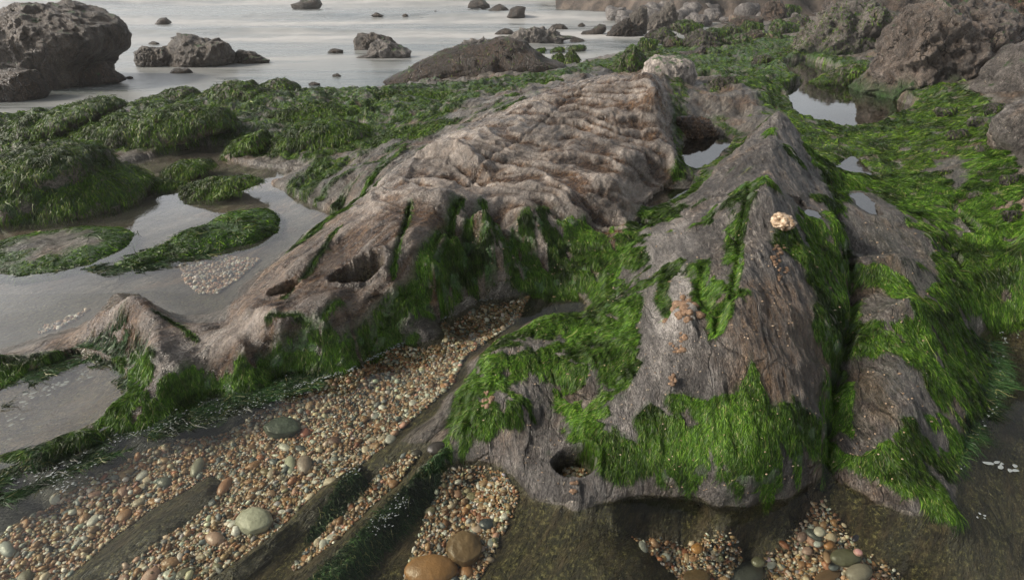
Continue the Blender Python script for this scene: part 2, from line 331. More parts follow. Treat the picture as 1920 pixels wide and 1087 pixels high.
def bil(A_, x, y):                            # sample a grid array at world x, y
    px, py = project0(x, np.maximum(y, .2))
    fi = np.interp(px, GX, np.arange(NX)); fj = np.interp(py, GY, np.arange(NY))
    i = np.clip(fi.astype(int), 0, NX-2); j = np.clip(fj.astype(int), 0, NY-2); u = fi-i; v = fj-j
    return (A_[j, i]*(1-u)+A_[j, i+1]*u)*(1-v)+(A_[j+1, i]*(1-u)+A_[j+1, i+1]*u)*v
H0 = H.copy()
def land(px, py):                             # where the line of sight meets the ground
    dx, dy, dz = raydir(px, py); dx, dy, dz = (np.atleast_1d(v).astype(float) for v in (dx, dy, dz))
    t = (1.0-CH)/np.minimum(dz, -.02); te = (-.5-CH)/np.minimum(dz, -.02); res = te.copy(); done = np.zeros(t.shape, bool)
    for k in range(400):
        tt = t+(te-t)*k/399; z = CH+dz*tt; h = bil(H0, dx*tt, dy*tt)
        hit = (~done) & (z <= h); res[hit] = tt[hit]; done |= hit
    return np.stack([dx*res, dy*res], -1)
def L2(s): return np.array([[float(v) for v in q.split(',')] for q in s.split(' ') if q.strip()])
def poly(s): p = L2(s); return land(p[:, 0], p[:, 1])
def zpoly(s, z): p = L2(s); return at(p[:, 0], p[:, 1], z)[:, :2]
wob = (fbm2(X*5, Y*5, 4, 11)*.05).astype(np.float32)*np.clip(Y/3, .5, 2)
def mask(s, soft=.02, wb=1.0, pl=None):
    d = sdist(poly(s) if pl is None else pl, X, Y)+wob*wb
    return sstep(-soft, soft, d).astype(np.float32)
def line(s, far=.4): return sdist(poly(s), X, Y, False, far)
# ---- objects cut out of the shore
RG = {
 'A': "-300,760 0,664 150,624 212,560 262,553 300,580 345,608 425,600 450,542 545,472 640,414 700,362 780,298 830,266 1000,188 1100,153 1160,133 1200,138 1235,160 1265,230 1288,280 1272,335 1240,368 1205,388 1195,420 1185,450 1130,505 1108,540 1050,550 985,545 900,558 830,594 650,692 500,722 300,795 150,850 60,880 -300,1000",
 'B': "1450,232 1500,285 1548,330 1562,400 1590,480 1597,560 1588,640 1566,720 1553,800 1548,895 1500,935 1400,952 1330,946 1240,933 1170,938 1100,953 1000,938 960,890 838,868 846,790 880,705 930,640 1020,592 1095,590 1125,520 1190,452 1215,405 1290,372 1330,328 1380,268",
 'C': "1565,345 1600,335 1660,365 1740,430 1790,520 1830,600 1855,690 1800,800 1795,900 1790,990 1640,948 1548,908 1552,800 1566,720 1590,640 1598,560 1592,480 1566,400",
 'bar1': "110,1100 180,1040 280,960 400,893 420,905 400,945 300,1020 200,1090 160,1150",
 'bar2': "380,1100 520,1000 600,920 680,880 690,905 640,950 560,1010 440,1110",
 'bar4': "600,925 760,815 850,745 860,770 800,830 690,895",
 'bar3': "480,1130 640,1010 700,950 780,880 835,850 840,870 790,950 700,1050 640,1150",
}
RP = {k: poly(v) for k, v in RG.items()}
SD = {k: sdist(p, X, Y)+wob*.35 for k, p in RP.items()}
rA, rB, rC = (sstep(-.03, .06, SD[k]) for k in 'ABC')
# ---- relief: strata, ripples, lobes
sa = at(300, 700, .1)[:2]; sb = at(900, 330, .45)[:2]; ax = (sb-sa)/np.linalg.norm(sb-sa)
al_ = X*ax[0]+Y*ax[1]; ac_ = -X*ax[1]+Y*ax[0]       # along and across the big outcrop
yk = Y-1.6
upper = sstep(2.55, 3.1, Y+.25*X)                   # the rippled plateau part
wx_ = fbm2(X*1.3, Y*1.3, 3, 5)*.35
rip = fbm2(X*1.15+wx_*1.5, (Y+wx_*1.1+.22*X)*4.9, 3, 21, .36, True)
rip2 = fbm2(X*4+wx_, (Y+wx_*.7)*11, 3, 23, .55, True)
H += rA*upper*(np.sign(rip)*np.abs(rip)**1.2*.05+rip2*.010)
lob = fbm2(al_*1.2, ac_*5, 3, 31)
stri = fbm2(al_*1.6, ac_*20+wx_*4, 3, 33, .5, True)
H += rA*(1-upper)*(lob*.022+stri*.012)+rA*upper*fbm2(al_*1.2, ac_*9+wx_*4, 3, 35, .5, True)*.014
fib = fbm2(X*7+wx_*2, Y*1.3, 4, 41, .55, True); fine = fbm2(X*26, Y*14, 4, 43)
lump = fbm2(X*2.4, Y*1.8, 4, 45, .55, True)
H += rB*(fib*.022+fine*.007+lump*.02)+rC*(fbm2(X*7, Y*4, 4, 47)*.02+fine*.007)
below = sstep(.01, -.04, H0)*(Y < 2.6)
bars = np.zeros_like(H)
for k, a in (('bar1', .03), ('bar2', .045), ('bar4', .03), ('bar3', .05)):
    b = sstep(-.02, .05, SD[k]); bars = np.maximum(bars, b); H += b*(a+.012*fbm2(al_*3, ac_*22, 3, 51))
rest = 1-np.maximum.reduce([rA, rB, rC])
rough_rest = rest*(1-sstep(2.6, 1.8, Y)*sstep(.5, -.1, X))
H += rough_rest*(fbm2(X*2.5, Y*2.5, 5, 61)*.035*np.clip(Y/4, .3, 2)+fine*.006)
bed_r = sstep(.93, 1.05, (X > .0)*1.0)
H += rest*below*fbm2(X*6, Y*6, 3, 63)*.006
# flow of the weed, before the fine cuts
sk = sstep(-.1, .1, sdist(poly("500,400 520,370 560,335 650,305 760,262 860,232 1010,180 1000,192 830,262 780,300 700,362 640,405 545,470 520,440"), X, Y))*rest
H += sk*fbm2(al_*1.6, ac_*13+wx_*2, 4, 65, .55, True)*.03
H += rA*fbm2(X*9+wx_*3, Y*16, 3, 67, .6, True)*.003*upper+(rB+rC)*fbm2(X*16+Y*3, Y*7, 4, 69, .6, True)*.007
H += (rA+rB+rC)*fbm2(X*38, Y*38, 2, 73)*.002
# ---- pools settle into hollows
CARVE = [("-300,690 -300,290 0,284 130,290 200,318 300,290 380,272 440,276 425,300 480,310 560,322 510,345 560,372 640,407 545,472 452,545 425,598 345,605 300,578 262,550 212,556 150,620 0,662", .012, .035),
 ("-60,845 0,855 100,826 205,778 240,745 245,705 190,668 140,662 60,695 0,730 -60,770", .022, .05),
 ("1466,128 1475,115 1510,112 1560,125 1600,150 1640,170 1700,195 1722,206 1690,222 1640,242 1600,244 1530,238 1485,218 1466,180 1470,165 1500,158 1480,140", .20, .07),
 ("1283,255 1330,245 1375,262 1365,280 1340,300 1310,322 1285,325 1275,290", .165, .04), ("1205,392 1225,365 1262,345 1300,342 1290,362 1265,380 1230,392", .165, .03), ("1185,420 1200,414 1218,425 1205,434", .165, .02),
 ("1540,318 1575,305 1600,290 1625,312 1655,345 1620,338 1585,330 1560,338", .235, .03), ("1590,362 1615,360 1640,380 1652,412 1625,410 1600,388", .33, .02),
 ("1462,393 1500,388 1535,397 1548,410 1500,406", .49, .03), ("1300,150 1330,146 1352,152 1335,166 1305,162", .22, .03), ("1778,488 1795,480 1812,508 1795,512", .19, .015), ("1770,395 1790,395 1840,436 1825,440", .28, .015)]
carved = np.zeros_like(H)
for s, z_, dp in CARVE:
    pz = zpoly(s, z_); d = sdist(pz, X, Y, True, .8)+wob*.25; w_ = np.clip(.12*np.sqrt(Y), .1, .5)*(.5 if dp < .03 else 1)
    H = np.where(d > 0, np.minimum(H, z_-.004)*.25+.75*(z_-.004-dp*sstep(0, .2, d)), H)
    ring = sstep(-w_, 0, d)*(d <= 0); H = H*(1-ring)+ring*np.maximum(z_+.002+(-d)*.25, np.minimum(H, z_+.03))
    carved = np.maximum(carved, sstep(-.02, .02, d))
lump2 = fbm2(X*1.5, Y*1.5, 4, 68, .5, True)
H += rest*sstep(5.2, 7, Y)*(1-carved)*(lump2*.11+.03)*sstep(-.1, .1, H0+.05)
H += rest*sstep(3.6, 4.6, Y)*sstep(.5, -.5, X)*(1-carved)*(fbm2(X*2.2, Y*2.2, 4, 66, .5, True)*.05)*sstep(-.15, .05, H0)
# ---- cracks, potholes, steps
def cut(s, depth, wdt, lip=0.0):
    global H
    d = line(s)
    H -= depth*np.exp(-(d/wdt)**2)
    return np.exp(-(d/(wdt*1.5))**2)
crk = 0
for kc, (s, dp, wd) in enumerate( (("770,385 757,430 745,470 735,520", .035, .012), ("862,392 820,440 790,480 772,540 700,610", .04, .022),
                  ("905,400 870,470 800,540 740,590 690,640", .03, .02), ("640,430 600,480 560,530 530,560", .014, .008),
                  ("290,590 340,620 370,637", .014, .007), ("500,600 560,600 590,620 575,655", .014, .007), ("640,570 600,610 590,640", .012, .008),
                  ("880,355 925,300 1000,255 1065,190 1120,160", .022, .012), ("1165,265 1150,220", .012, .008),
                  ("1566,400 1592,480 1598,560 1590,640 1566,720 1553,800 1549,900", .06, .022),
                  ("1400,380 1385,450 1380,520 1370,560", .018, .015), ("1320,500 1310,560 1330,600", .02, .02),
                  ("1390,560 1350,590 1340,640", .025, .02), ("1250,500 1240,560 1260,600", .014, .02))):
    c__ = cut(s, dp, wd); crk = crk if kc in (7, 8) else np.maximum(crk, c__)
def pit(px, py, z, rx, ry, dep, rim=0.0, ang=0.0):
    global H
    c = at(px, py, z); ca, sa_ = math.cos(ang), math.sin(ang)
    u = ((X-c[0])*ca+(Y-c[1])*sa_)/rx; v = (-(X-c[0])*sa_+(Y-c[1])*ca)/ry; r = np.sqrt(u*u+v*v)+wob*.5
    m = sstep(1.12, .85, r); H[...] = np.where(m > 0, H*(1-m)+m*(z-dep), H)
    H += rim*np.exp(-((r-1.15)/.18)**2)
    return m
p1 = pit(1075, 886, .018, .078, .066, .038, .012)
p2 = pit(672, 527, .25, .135, .06, .038, .02, .45)
p3 = pit(538, 557, .22, .08, .028, .03, .008, .7)
p4 = pit(880, 366, .36, .10, .07, .03, .0, .3)
pits = np.maximum.reduce([p1, p2, p3])
# the step along the brown wedge on the plateau
d = sdist(poly("790,300 860,295 905,330 930,350 870,372 800,375 750,350"), X, Y)
H -= rA*sstep(.0, .05, d)*.03
# the blade of rock and knobs on the ridge
def bump_(px, py, z, rx, ry, h, ang=0.0, p=2):
    global H
    c = at(px, py, z); ca, sa_ = math.cos(ang), math.sin(ang)
    u = ((X-c[0])*ca+(Y-c[1])*sa_)/rx; v = (-(X-c[0])*sa_+(Y-c[1])*ca)/ry; r = (np.abs(u)**p+np.abs(v)**p)**(1/p)+wob*1.5
    H += h*sstep(1.15, .5, r)
bump_(1278, 612, .33, .055, .10, .05); bump_(1285, 655, .3, .04, .06, .03); bump_(1256, 740, .22, .03, .03, .03)
bump_(1075, 935, .02, .03, .05, .02); bump_(1240, 530, .3, .04, .05, .025)
for s_, hh_, ww_ in (("1450,240 1442,300 1430,370 1418,408", .11, .24), ("1430,475 1395,520 1375,580 1368,640", .03, .12), ("1212,152 1226,200 1240,255 1262,315", .09, .22), ("800,296 850,288 905,332", .05, .10), ("470,590 560,610 640,560", .03, .08), ("860,395 905,410 912,430", .04, .08), ("225,566 300,600 380,622", .02, .07), ("640,430 560,500 470,580", .02, .08), ("840,380 760,470 700,560", .02, .06)):
    H += hh_*np.clip(1-line(s_)/ww_, 0, 1)
H = H.astype(np.float32)
# ---- normals and a little displacement along them so that steep faces are rough too
def normals(Z):
    dXi = np.gradient(X, axis=1); dZi = np.gradient(Z, axis=1); dXj = np.gradient(X, axis=0); dYj = np.gradient(Y, axis=0); dZj = np.gradient(Z, axis=0)
    N_ = np.stack([dZi*-dYj*-1*-1, (dXj*dZi-dXi*dZj), dXi*dYj], -1)
    N_ = N_*np.sign(N_[..., 2:3]); return N_/np.linalg.norm(N_, axis=-1, keepdims=True)
def normals2(Z):
    Ti = np.stack([np.gradient(X, axis=1), np.gradient(Y, axis=1), np.gradient(Z, axis=1)], -1)
    Tj = np.stack([np.gradient(X, axis=0), np.gradient(Y, axis=0), np.gradient(Z, axis=0)], -1)
    N_ = np.cross(Ti, Tj); N_ *= np.sign(N_[..., 2:3]); return N_/np.linalg.norm(N_, axis=-1, keepdims=True)
NR = normals2(H)
P3 = np.stack([X, Y, H], -1).reshape(-1, 3).astype(np.float32)
steep = (1-NR[..., 2]).ravel()
n3_ = fbm3(P3*np.float32(14), 3, 71)
DSP = (n3_*(.004+.03*np.clip(steep, 0, .6))*np.clip(P3[:, 1]/2, .7, 3)).reshape(H.shape)
wallp = at(*np.array([(1150,925,0),(1240,925,0),(1330,930,0),(1400,935,0),(1480,920,0),(1545,895,0),(1540,950,-.1),(1500,990,-.14),(1460,1030,-.2),(1400,1055,-.23),(1290,1020,-.17),(1180,1000,-.12)]).T)[:, :2]
und = sstep(-.05, .03, sdist(wallp, X, Y))*sstep(-.004, -.02, H)*sstep(-.26, -.15, H)*.05
TX = X+NR[..., 0]*DSP; TY = Y+NR[..., 1]*DSP+und; TZ = H+NR[..., 2]*DSP
# ------------------------------------------------------------------ what grows and lies where
ALG = [  # (outline, softness)
 ("150,835 170,790 250,742 330,700 350,690 400,690 470,672 560,640 600,610 640,640 670,600 720,575 760,560 830,545 870,500 890,470 930,440 1010,395 1040,400 1030,440 1060,450 1120,445 1185,435 1215,470 1205,560 1190,640 1195,690 1160,760 1110,850 1080,840 1050,790 1040,740 1000,700 940,740 985,760 1000,800 930,820 860,862 835,855 846,790 880,705 940,640 1020,592 1095,592 1112,560 1050,552 985,548 900,560 830,596 650,696 500,726 300,800", .03),
 ("0,672 60,665 130,640 150,635 190,652 240,628 290,660 285,690 250,735 225,700 190,668 140,665 60,700 0,730 -200,800 -200,720", .03),
 ("60,862 150,835 160,812 60,850 0,860 0,890", .03),
 ("1210,400 1260,395 1280,410 1240,420 1200,430 1150,470 1130,450 1180,420", .03),
 ("1370,380 1400,375 1395,400 1385,440 1378,500 1365,500 1360,440", .012),
 ("1440,470 1500,410 1545,425 1560,380 1540,330 1500,280 1465,235 1440,175 1470,190 1500,240 1580,245 1640,240 1720,205 1800,180 1870,200 1860,250 1920,300 1920,400 1920,600 1850,620 1860,720 1850,770 1800,800 1800,850 1790,930 1795,980 1700,930 1640,900 1600,880 1560,870 1546,890 1530,780 1545,700 1520,640 1530,560 1500,500 1480,480", .03),
 ("1190,800 1240,760 1290,750 1330,770 1370,780 1395,720 1410,680 1420,740 1440,780 1500,780 1535,800 1540,870 1500,900 1440,945 1400,948 1330,930 1320,890 1290,880 1250,915 1220,915 1240,850 1200,830", .025),
 ("1300,560 1340,530 1375,570 1370,620 1340,640 1310,600", .02),
 ("1290,500 1330,490 1310,540 1290,540", .02),
 ("0,300 0,215 140,185 300,180 420,160 560,165 650,180 730,175 850,170 960,155 1040,145 1130,120 1100,150 1000,175 900,200 830,235 780,245 700,280 600,300 560,330 520,370 540,380 600,350 650,310 560,300 500,300 440,300 300,290 100,300", .05),
 ("1100,135 1150,110 1210,60 1300,70 1400,70 1500,80 1520,110 1600,150 1560,150 1490,110 1450,130 1470,160 1430,200 1380,170 1330,180 1310,145 1260,130 1280,200 1290,330 1240,370 1270,300 1260,200 1200,120 1150,140", .05),
 ("700,660 760,640 800,620 780,650 700,690", .02),
 ("1310,420 1340,400 1330,430", .01),
]
BARE = [  # bare patches inside the weed
 ("1580,345 1640,350 1700,420 1745,470 1760,530 1730,560 1700,530 1640,500 1600,480 1575,420", .03),
 ("1600,520 1660,540 1705,590 1680,615 1610,600 1595,560", .02),
 ("1600,650 1680,670 1730,700 1735,770 1690,790 1700,800 1640,850 1600,860 1590,760", .03),
 ("1440,180 1470,230 1440,235 1300,250 1290,205 1380,185", .03),
 ("1880,200 1920,190 1920,330 1890,280", .02),
 ("1100,700 1130,690 1120,760 1090,780", .01),
 ("1270,150 1400,160 1300,200", .02),
 ("1750,300 1800,290 1830,330 1790,360", .02), ("1760,390 1800,400 1830,440 1800,430", .02),
]
alg = np.zeros_like(H)
for s, f in ALG: alg = np.maximum(alg, mask(s, f))
for s, f in BARE: alg *= 1-mask(s, f)*.92
patchn = fbm2(X*4, Y*4, 5, 81)
vis = sstep(.01, -.03, H)*(Y < 3)*(X < 1.9)
hol = fbm2(X*13+Y*4, Y*6, 3, 85)-.12
alg = np.clip(alg*sstep(-.27, -.05, patchn+.10*alg)*sstep(-.42, -.2, hol), 0, 1)
stk = sk*sstep(.05, .3, fbm2(al_*2, ac_*9, 4, 87)); alg = np.maximum(alg, stk)
wallz = mask('', .02, 1.0, at(*np.array([(870,500,.1),(900,470,.15),(940,430,.3),(1010,400,.32),(1040,430,.22),(1120,440,.17),(1190,440,.2),(1200,520,.15),(1110,548,.02),(1040,552,0),(985,545,0),(900,558,0),(830,596,0),(650,694,0),(640,650,.08),(780,590,.08)]).T)[:, :2])*sstep(-.35, -.1, hol); alg = np.maximum(alg, wallz)
for q_ in (2, 3, 4, 5, 6, 9):
    dq = -sdist(zpoly(CARVE[q_][0], CARVE[q_][1]), X, Y, True, 1.2); wq = .5 if q_ == 2 else .16
    alg = np.maximum(alg, sstep(.0, .03, dq)*sstep(wq, wq*.6, dq)*sstep(-.4, -.15, hol)*(dq < 1)*(1-rA)*(.95 if q_ in (2, 5, 9) else .7))
alg *= 1-carved*.9
scat = sstep(.28, .42, fbm2(X*3+9, Y*3, 5, 83)+.1*rB)*(rB*.8+rC*.9+.6*rough_rest*(Y > 2.5)*sstep(0, .05, H)); alg = np.maximum(alg, scat*.85)
alg = np.maximum(alg, np.clip(crk*1.1-.25, 0, 1)*(rA+rB))
alg *= 1-pits
sub = sstep(.015, -.01, H+wob*.15)*(Y < 2.9)*(1-sstep(-.02, .05, sdist(poly("-300,640 0,640 150,620 240,560 330,600 340,700 240,760 150,815 60,850 -300,900"), X, Y)))
right_dark = mask("1840,620 1920,600 2300,620 2300,1200 1150,1200 940,1200 960,940 1170,950 1540,920 1790,1000 1800,850 1850,760", .03)
alg_wet = alg*(1-sub)
film = np.clip(sub*.95+pits*.8+.7*rA*sstep(.06, .0, H), 0, 1)
film = np.maximum(film, mask("200,700 60,720 0,750 0,850 100,820 200,760", .05)*.7)
tone = .25+.0*H
tone = np.where(rA > .5, .72-.25*sstep(3, 5, Y)*0, tone)
tone = tone+mask("1390,560 1520,520 1560,640 1540,780 1420,780 1380,660", .08)*.55+mask("800,300 905,330 920,352 860,375 700,420 740,350", .04)*.5
tone = tone+mask("1060,260 1170,190 1200,230 1170,270 1080,290", .06)*.35
crest = rA*upper*np.clip(sstep(.5, .9, rip+.3*rip2)*.9+.5*sstep(.5, .85, rip2), 0, 1)+rA*(1-upper)*sstep(.05, .45, lob+.4*stri)*.55
crest += rA*mask("440,600 340,640 250,735 330,700 460,640 520,590", .03)*.8
crest += rB*sstep(.0, .5, lump)*.25*(X < .75)+.5*mask("1200,420 1290,400 1300,520 1290,640 1210,640 1200,540", .05)*rB
crest = np.clip(crest, 0, 1)
PEB = {
 'bedA': "0,1012 110,935 260,864 450,792 590,740 660,710 760,655 850,590 900,563 980,550 995,575 960,612 905,660 870,710 840,755 760,812 690,880 600,925 520,1000 380,1100 150,1130 -60,1100",
 'bedB': "690,905 760,850 830,820 840,850 780,880 700,950 640,1010 560,1070 540,1060 600,990",
 'bedC': "880,880 960,890 985,900 975,960 945,1010 900,1090 880,1150 740,1150 760,1060 790,980 830,900",
 'bedD': "1178,997 1290,1017 1400,1048 1460,1025 1500,975 1525,925 1545,935 1590,990 1620,1040 1690,1075 1720,1150 1300,1150 1260,1075",
 'bedE': "330,500 350,482 420,478 500,472 505,490 470,520 420,540 370,548 345,530",
 'bedF': "30,650 80,610 140,590 190,575 185,600 140,618 90,635 40,650",
 'hole': "1045,885 1060,868 1100,870 1108,890 1090,915 1060,910",
}
def zbed(s, z):
    p = L2(s); return at(p[:, 0], p[:, 1], z)[:, :2]
PB = {'bedA': zbed(PEB['bedA'], -.08), 'bedB': zbed(PEB['bedB'], -.07), 'bedC': zbed(PEB['bedC'], -.09), 'bedD': poly(PEB['bedD']), 'bedE': poly(PEB['bedE']), 'bedF': poly(PEB['bedF']), 'hole': at(*np.array([[1050, 885], [1062, 872], [1090, 870], [1102, 888], [1090, 908], [1062, 906]]).T, -.04)[:, :2]}
dark = np.zeros_like(H)+0.0
peb = np.zeros_like(H)
for k, p in PB.items(): peb = np.maximum(peb, sstep(-.01, .02, sdist(p, X, Y)+wob*.3))
peb *= 1-sstep(-.01, .01, np.maximum.reduce([SD[q_] for q_ in ('bar1', 'bar2', 'bar3', 'bar4')]))
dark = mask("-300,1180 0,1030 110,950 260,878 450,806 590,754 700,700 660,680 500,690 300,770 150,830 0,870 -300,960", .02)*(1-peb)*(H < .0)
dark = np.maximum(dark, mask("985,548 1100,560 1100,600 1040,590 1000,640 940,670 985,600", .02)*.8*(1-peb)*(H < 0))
dark = np.maximum(dark, mask('', .012, 1.0, at(*np.array([(1165,940,-.005),(1240,940,-.01),(1330,950,-.01),(1400,957,-.01),(1480,942,-.01),(1535,915,-.01),(1530,940,-.1),(1500,975,-.14),(1460,1005,-.2),(1400,1030,-.23),(1290,1005,-.17),(1190,985,-.12)]).T)[:, :2])*.85)  # cave wall: its dark brown film, deepened with painted-in shade under the lip
TZ = TZ+alg*(fbm2(X*13, Y*8, 3, 89)*.012+.004)*np.clip(Y/2, .8, 2.5)
peb *= sstep(.012, -.008, H)
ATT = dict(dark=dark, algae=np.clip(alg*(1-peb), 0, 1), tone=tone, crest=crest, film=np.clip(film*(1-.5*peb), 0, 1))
def region(name, m, mat, parent=None):
    """m: signed distance of the object's own outline; None for the ground"""
    cw = .010*(Y+.5)
    if m is None:
        keep = np.maximum.reduce(list(SD.values())) < cw*3
        Z = TZ-.003-np.clip(np.maximum.reduce(list(SD.values())), 0, None)*1.0
    else:
        keep = m > -cw*3; Z = TZ-np.clip(-m, 0, None)*1.2
    fk = keep[:-1, :-1] & keep[1:, :-1] & keep[:-1, 1:] & keep[1:, 1:]
    j, i = np.nonzero(fk); a = j*NX+i; F = np.stack([a, a+NX, a+NX+1, a+1], 1)
    used, inv = np.unique(F, return_inverse=True); F = inv.reshape(F.shape)
    V = np.stack([TX, TY, Z], -1).reshape(-1, 3)[used]
    v0 = V[F[0]]
    if np.cross(v0[1]-v0[0], v0[2]-v0[0])[2] < 0: F = F[:, ::-1]
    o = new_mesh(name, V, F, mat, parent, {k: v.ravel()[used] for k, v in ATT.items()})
    return o
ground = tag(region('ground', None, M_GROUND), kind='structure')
oA = tag(region('rock_outcrop', SD['A'], M_ROCKA), 'long rippled brown rock outcrop running diagonally through the middle, with two potholes', 'rock outcrop')
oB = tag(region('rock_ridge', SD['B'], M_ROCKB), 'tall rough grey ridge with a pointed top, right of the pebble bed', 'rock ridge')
oC = tag(region('rock_mound', SD['C'], M_ROCKB), 'low grey rock mound between the narrow weedy cleft and the dark right-hand pool', 'rock mound')
LAB = {'bar1': 'olive ledge of rock lying under clear water at lower left, pebbles on both sides', 'bar2': 'sunken ledge with a dark weed tuft, beside the big pale green cobble',
       'bar4': 'thin brown ledge crossing the pebble bed below the weedy blade of rock', 'bar3': 'dark mossy ledge with white foam flecks, left of the orange boulder'}
oBar = {k: tag(region('rock_ledge', SD[k], M_GROUND), LAB[k], 'rock ledge', 'sunken ledges in the pebble bed') for k in LAB}
# ------------------------------------------------------------------ weed strands
FL = normals2(np.asarray(H0, np.float32)); 
def strands(name, pos, nrm, flow, Lm, Wm, mat, parent, K=4, hug=None, lift=.25, label=None):
    n = len(pos); s = np.linspace(0, 1, K+1)
    fl = flow-nrm*np.sum(flow*nrm, 1, keepdims=True); fl /= np.linalg.norm(fl, axis=1, keepdims=True)+1e-9
    sd = np.cross(nrm, fl); Ln = Lm*np.exp(rng.normal(0, .35, n)); Wd = Wm*np.exp(rng.normal(0, .25, n))
    curl = rng.normal(0, .35, n); cu2 = rng.normal(0, .25, n); V = np.zeros((n, K+1, 2, 3)); lf = np.abs(rng.normal(0, lift, n))+.04
    tw = rng.normal(0, .6, n)
    wdir = sd*np.cos(tw)[:, None]+nrm*np.sin(tw)[:, None]
    for k, t in enumerate(s):
        c = pos+fl*(Ln*t)[:, None]+sd*(Ln*(curl*t*t+cu2*np.sin(t*6)*.3))[:, None]
        if hug is not None:
            zz = bil(TZ, c[:, 0], c[:, 1]); c[:, 2] = np.maximum(zz+.002, hug)+Ln*lf*np.sin(math.pi*min(1, t*.9+.05))*.45
        else:
            c = c+nrm*(Ln*lf*np.sin(math.pi*t*.85+.1)*.6)[:, None]; c[:, 2] -= Ln*t*t*.25
        ww = (Wd*(1-.75*t)*.5)[:, None]
        V[:, k, 0] = c-wdir*ww; V[:, k, 1] = c+wdir*ww
    base = (np.arange(n)*(K+1)*2)[:, None, None]; q = np.arange(K)[None, :, None]*2
    F = (base+q+np.array([0, 1, 3, 2])[None, None, :]).reshape(-1, 4)
    r = np.clip(rng.random(n)*.7+.3*rng.random(n), 0, 1); 
    att = {'rnd': np.repeat(r, (K+1)*2)}
    o = new_mesh(name, V.reshape(-1, 3), F, mat, parent, att)
    if label: o['label'] = label
    return o
cellA = np.abs(np.gradient(X, axis=1)*np.gradient(Y, axis=0))
def scatter_cells(wt, N):
    w_ = (wt*1.0).ravel().astype(np.float64); cs = np.cumsum(w_); k = np.searchsorted(cs, rng.random(N)*cs[-1]); k = np.clip(k, 0, len(w_)-1)
    j, i = np.divmod(k, NX); i = np.minimum(i, NX-2); j = np.minimum(j, NY-2); u = rng.random(N); v = rng.random(N)
    x = X[j, i]+(X[j, i+1]-X[j, i])*u+(X[j+1, i]-X[j, i])*v; y = Y[j, i]+(Y[j+1, i]-Y[j, i])*v
    return x, y
flx = -bil.__call__ if False else None
gx_ = fbm2(X*5, Y*5, 4, 91, .7)*2.2; gy_ = fbm2(X*5+7, Y*5, 4, 93, .7)*1.8
def weed(parent, sel, N, Lpx, Wpx, mat, dirx=(0, 0), water=None, K=4, label=None, lift=.09):
    # one strand per equal patch of view angle keeps the near weed as full as the far weed
    solid = 1/np.sqrt(X*X+Y*Y+CH*CH)
    wt = (ATT['algae'] > .3)*sel*(PX > -120)*(PX < 2040)*(PY < 1120)*ATT['algae']
    x, y = scatter_cells(wt, N)
    z = bil(TZ, x, y); nx = bil(FLs[0], x, y); ny = bil(FLs[1], x, y)
    nrm = np.stack([nx, ny, np.sqrt(np.clip(1-nx**2-ny**2, .05, 1))], 1)
    fl = np.stack([nx*2.2+dirx[0]+bil(gx_, x, y)*.5+rng.normal(0, .13, len(x)), ny*2.2+dirx[1]+bil(gy_, x, y)*.5+rng.normal(0, .13, len(x)), 0*x], 1)
    fl /= np.linalg.norm(fl, axis=1, keepdims=True)+1e-6
    dist = np.sqrt(x*x+y*y+(CH-z)**2); pxm = FPX/dist
    pos = np.stack([x, y, z], 1)
    return strands('algae', pos, nrm, fl, Lpx/pxm*np.clip(1.1-dist*.03, .5, 1), Wpx/pxm, mat, parent, K, -9.0 if water is None else water, lift, label)
def blur(A_, k):
    for ax_ in (0, 1):
        c = np.cumsum(np.concatenate([np.repeat(np.take(A_, [0], ax_), k, ax_), A_, np.repeat(np.take(A_, [-1], ax_), k, ax_)], ax_), ax_)
        s1 = [slice(None)]*2; s2 = [slice(None)]*2; s1[ax_] = slice(2*k, None); s2[ax_] = slice(0, -2*k)
        A_ = (c[tuple(s1)]-c[tuple(s2)])/(2*k)
        A_ = A_[:X.shape[0], :X.shape[1]]
    return A_
Hs = blur(blur(H.astype(float), 8), 8); ns = normals2(Hs); FLs = (ns[..., 0], ns[..., 1])
near = (Y < 14)
selA = (SD['A'] > 0); selB = (SD['B'] > 0); selC = (SD['C'] > 0); selG = ~(selA | selB | selC)
weed(oA, selA, 110000, 7.5, 1.25, M_STRAND, (.1, -.4))
weed(oB, selB, 160000, 8, 1.25, M_STRAND, (-.1, -.4))
weed(oC, selC, 100000, 8, 1.25, M_STRAND, (.25, -.4))
tag(weed(None, selG & (Y > .7) & (Y < 4.2), 120000, 7.5, 1.2, M_STRAND, (.2, -.4)), kind='stuff')
tag(weed(None, selG & (Y >= 4.2), 110000, 6, 1.2, M_STRANDF, (.1, -.3)), kind='stuff')
# ------------------------------------------------------------------ pools
def pool(name, outline, z, mat, sub=.05):
    p = zpoly(outline, z); n_ = len(p)
    me = bpy.data.meshes.new(name); me.from_pydata([(a, b, z) for a, b in p], [], [list(range(n_))]); me.update()
    if me.polygons[0].normal.z < 0: me.flip_normals()
    me.materials.append(mat); o = bpy.data.objects.new(name, me); COL.objects.link(o); o['kind'] = 'structure'; return o
pool('tide_pool', "-900,1010 0,865 60,845 150,800 300,740 500,690 620,650 700,600 800,560 900,520 985,520 1110,530 1140,560 1100,640 1060,700 1150,820 1250,860 1500,860 1560,840 1640,880 1720,900 1740,820 1800,700 1800,600 1920,580 2700,600 2700,1700 -900,1700", 0.0, M_POOL)
pool('tide_pool', "-900,650 -900,330 0,300 200,290 430,262 560,300 700,330 760,330 600,450 440,620 330,640 250,600 140,660 -200,760", .012, M_POOLM)
pool('tide_pool', "-300,700 60,660 150,640 250,640 290,700 240,780 150,830 0,880 -300,960", .022, M_POOLM)
pool('tide_pool', "1445,150 1460,105 1520,100 1640,120 1800,150 1760,215 1640,246 1520,240 1455,215", .20, M_POOLR)
